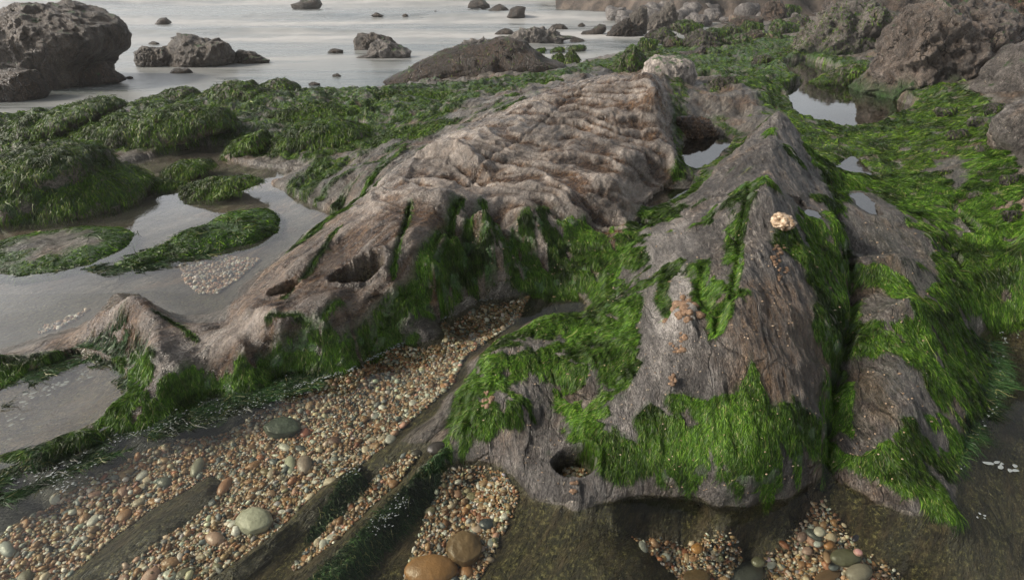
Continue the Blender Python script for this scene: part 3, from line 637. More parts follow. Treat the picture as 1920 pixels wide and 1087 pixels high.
for s, z_, dp in CARVE[3:]:
    p_ = zpoly(s, z_); cc_ = p_.mean(0); p_ = cc_+(p_-cc_)*1.12
    me = bpy.data.meshes.new('tide_pool'); me.from_pydata([(u, v, z_) for u, v in p_], [], [list(range(len(p_)))]); me.update()
    if me.polygons[0].normal.z < 0: me.flip_normals()
    me.materials.append(M_POOLR); o = bpy.data.objects.new('tide_pool', me); COL.objects.link(o); o['kind'] = 'structure'
pool('tide_pool', "600,560 600,500 660,485 760,500 760,530 700,560", .226, M_POOLR)
pool('tide_pool', "840,380 850,345 930,345 930,375 880,395", .345, M_POOLR)
# ------------------------------------------------------------------ sea
SEA = -.12
gx = axis([(-900, -100, 30), (-100, 2000, 5), (2000, 2700, 30)]); gy = np.concatenate([np.arange(-40, -20, .25), np.arange(-20, 230, 1.0), np.arange(230, 280, 4)])
a, b = np.meshgrid(gx, gy); q = at(a, b, SEA); sx, sy = q[..., 0], q[..., 1]
def swell(x, y):
    ww = fbm2(x*.05, y*.1, 3, 101)*5
    h = 0
    for y0, amp, wd in ((21, .16, 1.2), (29, .38, 2.0), (43, .75, 3.0), (60, .6, 6), (90, .8, 9)):
        d_ = (y-y0-ww*.35*y0/30); h = h+amp*np.exp(-np.where(d_ < 0, (d_/(wd*.7))**2, (d_/(wd*1.6))**2))*(.55+.45*np.clip(fbm2(x*.07, y*.02, 2, int(y0))*2, -1, 1))
    return h+fbm2(x*1.1, y*1.6, 4, 105)*.03*np.clip(y/15, .3, 2)
sz = SEA+swell(sx, sy)*sstep(9, 20, sy)
slope = np.gradient(sz, axis=0)/(np.abs(np.gradient(sy, axis=0))+1e-6)
wv = fbm2(sx*.05, sy*.03, 3, 141)*4*sy/30; yy_ = sy+wv
foam = .30*sstep(-.25, .35, fbm2(sx*.22, sy*.55, 4, 107))+.75*np.exp(-((yy_-26.5)/1.7)**2)+.7*np.exp(-((yy_-19.5)/1.4)**2)+.35*np.exp(-((yy_-14.5)/.9)**2)+.6*sstep(36, 42, yy_)
foam *= 1-.75*np.exp(-((yy_-31.5)/2.2)**2)-.6*np.exp(-((yy_-23)/.9)**2)-.45*np.exp(-((yy_-16.8)/.7)**2)
foam = np.clip(foam, 0, 1)
F = (np.arange(len(gy)-1)[:, None]*len(gx)+np.arange(len(gx)-1)[None]).ravel(); F = np.stack([F, F+len(gx), F+len(gx)+1, F+1], 1)
t = NT('sea_water'); fo = t.attr('foam'); cs = t.coord((.3, 1.3, 1))
st = t.noise(.8, 5, .55, cs, .5); f2 = t.math('ADD', t.math('MULTIPLY', fo, .85), t.rng(st, .42, .60, 0, .38))
col = t.mix(f2, (.05, .068, .068), (.40, .40, .39)); bs = t.n('BsdfPrincipled', Roughness=.22); t.l(col, bs.inputs['Base Color']); bs.inputs['IOR'].default_value = 1.33
t.l(t.rng(f2, 0, 1, .16, .5), bs.inputs['Roughness'])
t.l(t.bump(t.noise(3.5, 4, .6, cs), .25, .08), bs.inputs['Normal']); t.l(bs.outputs[0], t.out.inputs[0])
sea = tag(new_mesh('sea', np.stack([sx, sy, sz], -1).reshape(-1, 3), F, t.m, None, {'foam': foam.ravel()}), kind='structure')

# ------------------------------------------------------------------ far beach and slope
hx, hy = np.meshgrid(np.linspace(2.5, 75, 420), np.concatenate([np.linspace(17, 60, 300), np.linspace(60.5, 110, 60)]))
foot = 27.5+.35*np.maximum(0, 9-hx)**1.6-.25*np.clip(hx-9, 0, 12)+fbm2(hx*.3, hy*.1, 3, 121)*2
dl = hy-foot
beach = -.22+.10*sstep(5.0, 9, hx)+.02*np.clip(hx-8, 0, 30)+fbm2(hx*.8, hy*.8, 3, 123)*.06-1.2*sstep(6.8, 3.5, hx-.12*(hy-20))
hz = np.where(dl > 0, beach+np.minimum(dl*.55, 3+dl*.12)*sstep(0, 1.5, dl)+fbm2(hx*.7, hy*.7, 5, 125, .55, True)*.35*sstep(0, 2, dl), beach)
hz = np.where(hy < 19, hz-.25*(19-hy), hz)
nx_, ny_ = hx.shape[1], hx.shape[0]; F = (np.arange(ny_-1)[:, None]*nx_+np.arange(nx_-1)[None]).ravel(); F = np.stack([F, F+1, F+nx_+1, F+nx_], 1)
t = NT('sandy_slope'); c_ = t.ramp(t.noise(.9, 7, .7, t.coord()), [(.40, (.015, .012, .009)), (.5, (.045, .034, .026)), (.6, (.10, .078, .06))]); bs = t.n('BsdfPrincipled', Roughness=.8); t.l(c_, bs.inputs['Base Color'])
t.l(t.bump(t.noise(6, 6, .7, t.coord()), .8, .1), bs.inputs['Normal']); t.l(bs.outputs[0], t.out.inputs[0])
tag(new_mesh('hill', np.stack([hx, hy, hz], -1).reshape(-1, 3), F, t.m), kind='structure')
# ------------------------------------------------------------------ pebbles
import bmesh
def ico(sub):
    bm = bmesh.new(); bmesh.ops.create_icosphere(bm, subdivisions=sub, radius=1)
    V = np.array([v.co[:] for v in bm.verts]); F = np.array([[v.index for v in f.verts] for f in bm.faces]); bm.free(); return V, F
ICO = {k: ico(k) for k in (1, 2, 3, 5, 6, 7)}
PAL = {'orange': (.38, .20, .10), 'tan': (.40, .26, .15), 'cream': (.60, .50, .38), 'white': (.70, .68, .63), 'grey': (.27, .28, .27), 'slate': (.085, .10, .11),
       'brown': (.21, .115, .06), 'pink': (.52, .30, .23), 'olive': (.20, .18, .11), 'rust': (.33, .13, .07)}
PAL = {k: tuple(min(.82, q*.72) for q in v) for k, v in PAL.items()}
PN = list(PAL); PWT = np.array([.12, .21, .17, .12, .08, .06, .13, .05, .06, .02]); PWT /= PWT.sum()
t = NT('pebble_stone'); at_ = t.attr('col', True); oi = t.n('ObjectInfo')
mott = t.rng(t.noise(60, 4, .7, t.coord(space='Generated', scale=(.04, .04, .04))), .3, .7, .7, 1.2)
m2_ = t.rng(t.noise(3, 4, .7, t.coord(space='Generated'), 1.), .3, .7, .7, 1.2)
c_ = t.mix(1.0, at_, m2_, 'MULTIPLY'); bs = t.n('BsdfPrincipled', Roughness=.42); t.l(c_, bs.inputs['Base Color'])
t.l(t.bump(t.noise(400, 3, .6, t.coord()), .15, .002), bs.inputs['Normal']); t.l(bs.outputs[0], t.out.inputs[0]); M_PEB = t.m
t = NT('single_pebble_stone'); oi = t.n('ObjectInfo')
n_ = t.noise(2.2, 5, .7, t.coord(), .8); n2_ = t.noise(14, 5, .7, t.coord())
c_ = t.mix(1.0, oi.outputs['Color'], t.rng(n_, .3, .7, .62, 1.25), 'MULTIPLY'); c_ = t.mix(1.0, c_, t.rng(n2_, .3, .7, .75, 1.15), 'MULTIPLY')
c_ = t.mix(t.rng(t.noise(2.6, 3, .5, t.coord((1, 4, 1)), 2.5), .60, .66, 0, .45), c_, (.5, .45, .38))
bs = t.n('BsdfPrincipled', Roughness=.38); t.l(c_, bs.inputs['Base Color']); t.l(t.bump(n2_, .2, .05), bs.inputs['Normal']); t.l(bs.outputs[0], t.out.inputs[0]); M_PEB1 = t.m
def bed_points(N):
    wts = np.zeros_like(H)
    for k, p in PB.items():
        wts = np.maximum(wts, sstep(.0, .015, sdist(p, X, Y)+wob*.3)*(1.0 if k != 'hole' else 4.0))
    global bedw; bedw = wts
    area = np.abs(np.gradient(X, axis=1)*np.gradient(Y, axis=0))
    pad = (PX > -60)*(PX < 1980)*(PY < 1190)*(H < -.015)*(peb > .3)
    sol_ = area**.72
    return scatter_cells(wts*sol_*pad, N)
def rotm(n, tilt):
    a = rng.random(n)*2*math.pi; b = rng.normal(0, tilt, n); c = rng.normal(0, tilt, n)
    Rz = np.zeros((n, 3, 3)); Rz[:, 0, 0] = np.cos(a); Rz[:, 0, 1] = -np.sin(a); Rz[:, 1, 0] = np.sin(a); Rz[:, 1, 1] = np.cos(a); Rz[:, 2, 2] = 1
    Rx = np.zeros((n, 3, 3)); Rx[:, 0, 0] = 1; Rx[:, 1, 1] = np.cos(b); Rx[:, 1, 2] = -np.sin(b); Rx[:, 2, 1] = np.sin(b); Rx[:, 2, 2] = np.cos(b)
    Ry = np.zeros((n, 3, 3)); Ry[:, 1, 1] = 1; Ry[:, 0, 0] = np.cos(c); Ry[:, 0, 2] = np.sin(c); Ry[:, 2, 0] = -np.sin(c); Ry[:, 2, 2] = np.cos(c)
    return Ry@Rx@Rz
NP = 56000
x, y = bed_points(NP); z = bil(TZ, x, y)
d_ = np.sqrt(x*x+y*y+CH*CH)
r = .0052*np.exp(rng.normal(0, .40, NP))*np.clip(.85+.12*(d_-1.9), .8, 1.1); r = np.clip(r, .0028, .017)
ab = np.stack([r*rng.uniform(1.0, 1.55, NP), r*rng.uniform(.75, 1.0, NP), r*rng.uniform(.4, .75, NP)], 1)
Rm = rotm(NP, .3)
V0, F0 = ICO[1]
big = np.argsort(-r)
jit = 1+rng.normal(0, .07, (NP, len(V0), 1))
V = (V0[None]*jit*ab[:, None])@Rm.transpose(0, 2, 1); V = V+np.stack([x, y, z+r*rng.uniform(.1, .9, NP)], 1)[:, None]
ci_ = rng.choice(len(PN), NP, p=PWT); cc = np.array([PAL[PN[k]] for k in ci_])*np.exp(rng.normal(0, .18, (NP, 1)))*np.exp(rng.normal(0, .05, (NP, 3)))
F = (F0[None]+(np.arange(NP)*len(V0))[:, None, None]).reshape(-1, 3)
o = new_mesh('pebbles', V.reshape(-1, 3), F, M_PEB, None, {'col': np.repeat(cc, len(V0), 0)}); tag(o, kind='stuff')
# individual pebbles: the largest of the bed
V2, F2 = ICO[3]; variants = []
for k in range(10):
    s_ = 1+.10*fbm3(V2*1.1+k*9, 2, k)+.03*fbm3(V2*3+k, 2, 50+k)
    VV = V2*s_[:, None]*np.array([rng.uniform(1.1, 1.6), 1, rng.uniform(.45, .7)])
    p_ = 1.15; VV = np.sign(VV)*np.abs(VV)**(1/p_)
    me_o = new_mesh('pebble', VV, F2, M_PEB1); variants.append(me_o.data); bpy.data.objects.remove(me_o)
SHP = ['oval', 'rounded', 'flat']
GRPN = {'bedA': 'left-hand pebble strip between the outcrop and the olive ledge', 'bedB': 'pebble pocket between the two sunken ledges', 'bedC': 'pebble pocket beside the round pothole', 'bedD': 'pebble hollow under the grey ridge', 'hole': 'round pothole'}
WHERE = {'bedA': 'in the long pebble strip beside the outcrop', 'bedB': 'in the narrow pebble strip between the sunken ledges', 'bedC': 'in the pebble pocket left of the pothole', 'bedD': 'in the pebble hollow under the grey ridge', 'hole': 'inside the round pothole', 'bedE': 'in the patch of shingle under the left pool', 'bedF': 'under the left pool beside the tail of the outcrop'}
COB = [ # px,py,semi a,semi b,angle deg,colour,label,irregular
 (544,871,17,11,88,(.52,.53,.40),'pale green oblong cobble standing beside the mauve one in the pebble strip',.06),
 (571,871,17,15,80,(.33,.26,.22),'mauve brown egg-shaped cobble beside the pale green oblong one',.05),
 (422,911,21,9,50,(.38,.20,.12),'long orange-brown cobble leaning on the top end of the olive ledge',.04),
 (477,977,35,23,12,(.50,.50,.40),'big pale green and white quartz boulder beside the sunken ledge',.22),
 (403,1010,19,13,0,(.50,.33,.26),'round pink cobble left below the big pale quartz boulder',.1),
 (309,904,17,9,10,(.12,.13,.11),'dark grey-green oval cobble above the olive ledge',.08),
 (288,941,13,6,3,(.45,.23,.09),'orange flat oval pebble touching the upper edge of the olive ledge',.05),
 (530,802,36,16,5,(.07,.09,.06),'dark green angular stone alone among small pebbles high in the strip',.4),
 (572,811,11,8,20,(.36,.14,.10),'red pebble just right of the dark green angular stone',.2),
 (627,827,14,8,5,(.16,.09,.07),'dark maroon oval cobble right of the red pebble',.08),
 (563,841,13,6,-8,(.10,.11,.11),'flat slate cobble right above the mauve egg-shaped cobble',.1),
 (534,839,13,7,-15,(.58,.56,.50),'white lumpy pebble touching the flat slate cobble',.15),
 (497,884,10,6,2,(.25,.19,.10),'olive tan oval pebble left of the pale green oblong cobble',.04),
 (537,937,14,5,4,(.36,.2,.08),'long flat ochre pebble above the big quartz boulder',.05),
 (513,866,6,9,85,(.15,.17,.17),'upright slate pebble left of the pale green cobble',.1),
 (172,991,9,5,25,(.72,.70,.64),'white shell-like pebble in the lower left strip',.05),
 (147,937,11,6,75,(.34,.37,.37),'long blue-grey pebble upright in the lower left strip',.06),
 (147,1038,11,7,5,(.34,.22,.13),'brown oval pebble near the lower end of the olive ledge',.05),
 (93,1030,11,7,5,(.02,.022,.025),'black pebble at far lower left',.12),
 (13,1029,14,15,60,(.40,.42,.40),'grey marbled cobble cut by the left edge of the picture',.12),
 (370,876,20,10,60,(.28,.27,.21),'rough grey granite cobble above the olive ledge',.2),
 (121,1015,14,4,5,(.68,.68,.64),'thin white shell lying beside the black pebble',.05),
 (318,1078,14,9,10,(.58,.60,.52),'white angular block at the bottom between the ledges',.25),
 (347,1075,22,9,25,(.16,.15,.10),'long olive cobble at the bottom right of the white block',.06),
 (320,1054,20,9,15,(.36,.21,.12),'long striped tan cobble above the white angular block',.08),
 (808,1068,50,27,4,(.36,.19,.08),'big smooth orange-brown boulder at the bottom of the pebble pocket',.06),
 (874,1072,14,12,0,(.42,.22,.11),'round orange cobble touching the big orange-brown boulder',.08),
 (870,1027,33,30,20,(.20,.13,.07),'angular rust brown stone with grey veins above the big orange boulder',.42),
 (914,982,10,16,90,(.055,.065,.075),'dark slate rectangular cobble in the pebble pocket',.2),
 (886,931,13,8,2,(.26,.23,.14),'olive oval cobble at the top of the pebble pocket',.05),
 (858,925,9,8,10,(.36,.21,.15),'tan pink round pebble left of the olive oval cobble',.04),
 (875,919,8,6,30,(.52,.45,.30),'yellowish cream pebble above the olive oval cobble',.04),
 (946,920,8,7,10,(.30,.22,.14),'round tan pebble at the upper right of the pebble pocket',.05),
 (885,949,9,6,75,(.44,.23,.11),'upright orange pebble below the olive oval cobble',.05),
 (880,980,9,8,10,(.55,.42,.30),'cream shell-shaped pebble left of the dark slate cobble',.08),
 (894,991,11,8,0,(.60,.46,.38),'pale pink quartz pebble below the cream shell-shaped pebble',.2),
 (926,981,8,7,0,(.17,.15,.10),'round dark olive pebble touching the dark slate cobble',.04),
 (834,998,7,6,-15,(.66,.66,.62),'white oval pebble above left of the angular rust stone',.05),
 (921,1017,8,8,40,(.30,.32,.31),'grey rounded pebble right of the angular rust stone',.08),
 (820,840,20,11,10,(.035,.03,.022),'dark brown rounded stone tucked under the weedy rock edge',.1),
 (781,849,11,6,5,(.07,.06,.05),'dark flat pebble left of the dark brown stone under the weed',.06),
 (1246,1044,12,8,-5,(.50,.52,.50),'pale grey block-shaped pebble in the hollow under the ridge',.2),
 (1394,1073,41,21,-5,(.075,.08,.07),'big dark grey boulder at the bottom of the hollow under the ridge',.08),
 (1307,1028,12,9,-15,(.42,.21,.07),'orange oval pebble at the foot of the dark cave wall',.04),
 (1526,1002,19,7,-32,(.07,.08,.075),'long dark slate cobble lying aslant above the green-brown cobble',.06),
 (1537,996,12,8,-25,(.52,.49,.42),'speckled white cobble against the long dark slate one',.05),
 (1555,1021,11,8,-5,(.42,.21,.09),'smooth orange cobble above the green-brown cobble',.04),
 (1534,1019,9,6,-5,(.55,.58,.58),'white-blue pebble left of the smooth orange cobble',.05),
 (1586,1045,30,15,-8,(.14,.14,.09),'large green-brown layered cobble in the hollow under the ridge',.15),
 (1504,1006,10,9,10,(.26,.18,.16),'mauve rounded pebble left of the long dark slate cobble',.05),
 (1609,1035,10,6,-25,(.50,.28,.24),'pink pebble at the top right corner of the green-brown cobble',.15),
 (1611,1073,25,16,0,(.30,.27,.22),'round grey-beige cobble with faint bands at the bottom edge',.04),
 (1552,1079,27,13,25,(.20,.13,.08),'angular brown stone left of the round grey-beige cobble',.35),
 (1422,1053,14,9,-15,(.15,.15,.10),'olive oval cobble between the big dark boulder and a white pebble',.05),
 (1446,1057,9,8,0,(.68,.68,.64),'round white pebble right of the olive oval cobble',.05),
 (1514,1032,11,7,-15,(.42,.29,.25),'pink-brown flat pebble under the mauve one',.05),
 (1551,1043,13,7,-75,(.38,.25,.16),'tear-shaped tan pebble left of the green-brown cobble',.06),
 (1564,1062,11,7,-5,(.13,.15,.16),'blue slate pebble below the tear-shaped one',.05),
 (1525,1065,9,6,-20,(.60,.52,.40),'cream oval pebble left of the blue slate one',.05),
 (1504,1057,8,7,0,(.33,.19,.11),'chestnut round pebble left of the cream oval one',.04),
 (1604,1008,7,6,50,(.012,.012,.014),'jet black angular chip at the right end of the hollow',.3),
 (1300,1047,10,7,0,(.36,.2,.11),'ochre pebble below the orange oval one',.05),
 (1303,1082,30,15,5,(.15,.10,.05),'brown striped slab half buried at the bottom edge left of the dark boulder',.2),
]
taken = []
for k, (px, py, a_, b_, an, colr, lab, irr) in enumerate(COB):
    zb = float(bil(TZ, *[np.array([v]) for v in at(px, py, -.09)[:2]])[0]); zb = max(zb, -.26)
    for _ in range(3):
        c0_ = at(px, py, zb+.006); zb = float(bil(TZ, c0_[:1], c0_[1:2])[0])
    an_ = RAD(an); zc = zb+.3*b_/620
    c = at(px, py, zc); u = at(px+a_*math.cos(an_), py-a_*math.sin(an_), zc)-c; v = at(px-b_*math.sin(an_), py-b_*math.cos(an_), zc)-c
    th = .62*min(np.linalg.norm(u), np.linalg.norm(v))
    Vv, Fv = ICO[5 if a_ > 25 else 3]
    nn = Vv.copy()
    if irr > .15:
        q_ = np.maximum.reduce([np.abs(nn@np.array(d__)/np.linalg.norm(d__)) for d__ in [(1, .2, .1), (-.2, 1, .3), (.1, -.2, 1), (1, 1, .4), (-1, .8, .5)]])
        nn = nn*(1-irr)+nn/q_[:, None]*.95*irr
    s_ = 1+irr*.5*fbm3(Vv*1.3+k*7, 4, k)+.012*fbm3(Vv*6+k, 3, k)
    nn = nn*s_[:, None]
    me_o = new_mesh('cobble', nn, Fv, M_PEB1)
    R_ = np.stack([u, v, np.array([0, 0, th])], 1)
    if np.linalg.det(R_) < 0: R_[:, 1] *= -1
    VV = nn@R_.T; me_o.data.vertices.foreach_set('co', np.ascontiguousarray(VV, np.float32).ravel()); me_o.data.update()
    me_o.location = c; me_o.color = (*[min(.85, q*.78) for q in colr], 1); tag(me_o, lab, 'cobble' if a_ > 12 else 'pebble'); me_o.name = 'cobble' if a_ > 12 else 'pebble'
    # single stones use a size-free pattern
    taken.append((c[0], c[1], max(np.linalg.norm(u), np.linalg.norm(v))))
NI = 0; tries = 0
cx, cy = bed_points(6000); cz = bil(TZ, cx, cy)
sizes = np.sort(.0125*np.exp(rng.normal(0, .24, 262)))[::-1]; qi = 0
for rr in sizes:
    while qi < 6000:
        a_, b_, z_ = cx[qi], cy[qi], cz[qi]; qi += 1
        px_, py_ = project0(a_, b_)
        if not (0 < px_ < 1920 and 560 < py_ < 1080) or (py_ < 750 and rr > .018): continue
        if all((a_-t_[0])**2+(b_-t_[1])**2 > (rr*.8+t_[2])**2 for t_ in taken): break
    else: break
    where = next((k for k, p in PB.items() if sdist(p, np.array([a_]), np.array([b_]))[0] > -.02), 'bedA')
    if where == 'hole' and rr > .012: rr = .011
    cn = PN[rng.choice(len(PN), p=PWT)]; vi = int(rng.integers(10))
    o = bpy.data.objects.new('pebble', variants[vi]); COL.objects.link(o)
    o.location = (a_, b_, z_+rr*.2); o.scale = (rr, rr, rr*rng.uniform(.8, 1.1)); o.rotation_euler = (rng.normal(0, .2), rng.normal(0, .2), rng.random()*6.28)
    f_ = math.exp(rng.normal(0, .15)); o.color = (*[min(.8, v*f_) for v in PAL[cn]], 1)
    sz_ = 'larger' if rr > .0145 else ('middling' if rr > .012 else 'small')
    tag(o, f'{sz_} smooth {cn} pebble lying {WHERE[where]}', 'pebble', 'pebbles of the shingle bed'); taken.append((a_, b_, rr)); NI += 1
# ------------------------------------------------------------------ boulders and mounds
GREYB = ((.05, .043, .036), (.12, .105, .088), (.25, .225, .19)); BRNB = ((.03, .02, .013), (.09, .06, .038), (.19, .13, .085))
M_BOULD = rock_mat('dark_sea_rock', ((.018, .014, .01), (.05, .038, .027), (.13, .10, .075)), ((.018, .01, .005), (.055, .03, .016), (.13, .08, .045)), (.3, .27, .23), (2.2, 2.2, .7), (0, 0, 0), .06, .7, bd=.05)
M_PALEB = rock_mat('pale_rippled_rock', ((.05, .04, .033), (.14, .115, .095), (.33, .29, .25)), ((.05, .03, .015), (.13, .08, .045), (.25, .18, .12)), (.45, .4, .36), (3, 1, 1), (0, RAD(30), 0), .18, 2)
M_CLIFF = rock_mat('cliff_rock', ((.03, .025, .021), (.09, .077, .067), (.24, .21, .19)), ((.025, .015, .009), (.085, .052, .032), (.22, .15, .10)), (.36, .33, .3), (1.4, 1.4, 1), (0, RAD(25), 0), .14, .8, bd=.05)
M_MOSSR = rock_mat('mossy_rock', GREYB, BRNB, (.3, .27, .23), (1, 1, 1), (0, 0, 0), .8, 2, green=((.012, .028, .008), (.045, .10, .018)))
M_HALF = rock_mat('half_mossy_rock', GREYB, BRNB, (.3, .27, .23), (1.5, 1.5, 1), (0, 0, 0), .42, 1.5)
M_FARR = rock_mat('distant_rock', ((.10, .09, .085), (.19, .175, .165), (.30, .28, .26)), ((.11, .075, .05), (.2, .14, .095), (.28, .21, .15)), (.3, .3, .3), (1, 1, 1), (0, 0, 0), .0, .5)
def boulder(label, outline, base, z, mat, depth=.8, rough=.07, sub=5, freq=2.2, ang=.35, ex=2.4, name='boulder', cat='boulder', group=None, sink=.5, seed=0, tone=.4, moss=0, mlen=12, cre=.0, mul=1.0, foot=0):
    if sub == 5 and name == 'boulder': sub = 6
    rough *= 1.35; mlen *= .62; moss = int(moss*1.6)
    p = L2(outline) if isinstance(outline, str) else np.asarray(outline, float)
    g0 = at(base[0], base[1], z); d0 = g0[1]
    wpx = np.ptp(p[:, 0]); hpx = np.ptp(p[:, 1])
    pm = FPX/(d0*cp+(CH-z)*sp); wid = wpx/pm; hid = hpx/pm
    D_ = depth*.5*min(wid, hid*1.6); yc = d0+D_*.75
    dx, dy, dz = raydir(p[:, 0], p[:, 1]); tt = yc/dy; Q = np.stack([dx*tt, CH+dz*tt], 1)
    low = Q[:, 1] < np.percentile(Q[:, 1], 30); Q[low, 1] -= .12*np.ptp(Q[:, 1])+.02
    cen = np.array([(Q[:, 0].min()+Q[:, 0].max())/2*.5+Q[:, 0].mean()*.5, (Q[:, 1].min()*.55+Q[:, 1].max()*.45)])
    V_, F_ = ICO[sub]
    q = V_/((np.abs(V_)**ex).sum(1)**(1/ex))[:, None]
    th = np.arctan2(q[:, 2], q[:, 0]); TH = np.linspace(-math.pi, math.pi, 241)
    R = np.zeros(len(TH)); cs_ = np.cos(TH); sn = np.sin(TH); n_ = len(Q)
    for i in range(n_):
        a = Q[i]-cen; b = Q[(i+1) % n_]-cen; e = b-a; den = cs_*e[1]-sn*e[0]
        with np.errstate(divide='ignore', invalid='ignore'):
            r_ = (a[0]*e[1]-a[1]*e[0])/den; s_ = (a[0]*sn-a[1]*cs_)/den
        ok = (s_ >= -.001) & (s_ <= 1.001) & (r_ > 0) & np.isfinite(r_); R = np.where(ok, np.maximum(R, np.where(ok, r_, 0)), R)
    R[R == 0] = R[R > 0].mean(); Rt = np.interp(th, TH, R)
    if ang > .15:
        rq = np.random.default_rng(hash_(label) % 9999); npl = 26; nk = rq.normal(0, 1, (npl, 3)); nk /= np.linalg.norm(nk, axis=1, keepdims=True); hk = rq.uniform(.74, 1.0, npl)
        dn = V_@nk.T; rad_ = np.min(np.where(dn > .05, hk/np.maximum(dn, .05), 9), axis=1); rad_ = np.minimum(rad_, 1.12); wgt = min(1, ang*1.6)
        q = q*(1-wgt+wgt*rad_*1.07)[:, None]
    rad = np.sqrt(q[:, 0]**2+q[:, 2]**2)
    S = max(wid, hid)
    lx = np.cos(th)*rad*Rt; lz = np.sin(th)*rad*Rt; ly = q[:, 1]*D_
    Pl = np.stack([lx, ly, lz], 1)
    w0 = Pl/S*freq*2+seed*3.7+outline_seed(label)
    big_ = fbm3(w0, 3, 3, .5); rid = fbm3(w0*1.7+.5*np.stack([big_]*3, 1), 4, 9, .55, True)
    # planar breaks
    fac = np.zeros(len(Pl)); rr_ = np.random.default_rng(abs(hash_(label)) % 99999)
    if ang > 0:
        fac = np.abs(((Pl/S)@rr_.normal(0, 1, 3)*freq*2+big_*1.3) % 1-.5)*2-.5
    nrm_ = V_/np.linalg.norm(V_, axis=1, keepdims=True)
    Pl = Pl+nrm_*(S*rough*(big_*.9+rid*.7-.35+fac*ang*.5))[:, None]
    mid_ = fbm3(Pl/S*7+seed, 4, 11, .6, True); fn = fbm3(Pl/S*22+seed, 3, 13); Pl = Pl+nrm_*(S*(mul*(.026*mid_+.010*fn)))[:, None]
    o = new_mesh(name, Pl, F_, mat, None, {'tone': np.full(len(Pl), tone), 'crest': np.clip(rid*cre*1.5, 0, 1), 'algae': (sstep(foot, foot*.55, (Pl[:, 2]-lz.min())/np.ptp(lz)+fbm3(Pl/S*5, 4, 19)*.3) if foot else 0*Pl[:, 0])})
    o.location = (cen[0], yc, cen[1]); tag(o, label, cat, group)
    if moss:
        me = o.data; nf = len(me.polygons); ar = np.zeros(nf); me.polygons.foreach_get('area', ar)
        nm = np.zeros(nf*3); me.polygons.foreach_get('normal', nm); nm = nm.reshape(-1, 3); ce = np.zeros(nf*3); me.polygons.foreach_get('center', ce); ce = ce.reshape(-1, 3)
        ww = ar*np.clip(nm[:, 2]+.35, 0, 1)*(nm[:, 1] < .6)*sstep(-.25, .05, fbm3((ce/S*5).astype(np.float32), 3, 77)+nm[:, 2]*.3)
        cs2 = np.cumsum(ww); k_ = np.clip(np.searchsorted(cs2, rng.random(moss)*cs2[-1]), 0, nf-1)
        jitter = rng.normal(0, 1, (moss, 3))*np.sqrt(ar[k_])[:, None]*.4
        po = ce[k_]+jitter; no_ = nm[k_]; fl_ = np.stack([no_[:, 0]*1.2+rng.normal(0, .35, moss), no_[:, 1]*1.2-.3+rng.normal(0, .3, moss), -.7+0*po[:, 0]], 1)
        strands('algae', po, no_, fl_, mlen/pm, 1.35/pm, M_STRANDF, o, 3, None, .18)
    return o
def hash_(s):
    h = 7
    for ch in s: h = (h*31+ord(ch)) & 0xffffff
    return h
def outline_seed(s): return (hash_(s) % 977)*.37
S_ = SEA
B = boulder
B('huge dark brown boulder standing in the surf at top left, tallest of the sea rocks', "-25,75 0,55 20,25 50,12 90,18 150,38 190,52 207,70 205,95 190,112 184,128 165,145 120,160 60,170 0,160 -30,130", (90, 166), S_, M_BOULD, .9, .055, 7, 2.0, .28, 2.7, mul=1.1, cre=.3, tone=.75)
B('low rock hung with brown weed in front of the huge boulder at the left edge', "-70,150 0,137 50,136 70,152 82,175 60,188 0,193 -70,195", (20, 190), S_, M_BOULD, .8, .05, 5, 2.4, .1)
B('weedy foot rock at the right base of the huge boulder', "100,160 105,145 130,130 160,118 195,122 215,140 230,150 200,160 150,164 110,165", (165, 161), S_, M_BOULD, .8, .05, 5, 2.4, .2)
g = 'rocks standing in the surf'
B('squat brown rock, left one of three set close together in the surf', "260,122 260,97 280,90 305,92 325,103 330,122 300,127", (295, 125), S_, M_BOULD, .8, .07, 5, group=g, cre=.4)
B('twin-humped brown rock, tallest of the three close together in the surf', "322,122 328,85 345,71 365,71 390,82 402,77 422,82 437,100 433,118 400,125 340,127", (380, 125), S_, M_BOULD, .8, .07, 5, group=g, cre=.5, tone=.6)
B('low pointed dark rock, right one of three close together in the surf', "433,118 437,102 450,96 475,101 507,113 500,119 450,121", (468, 119), S_, M_BOULD, .8, .06, 5, group=g)
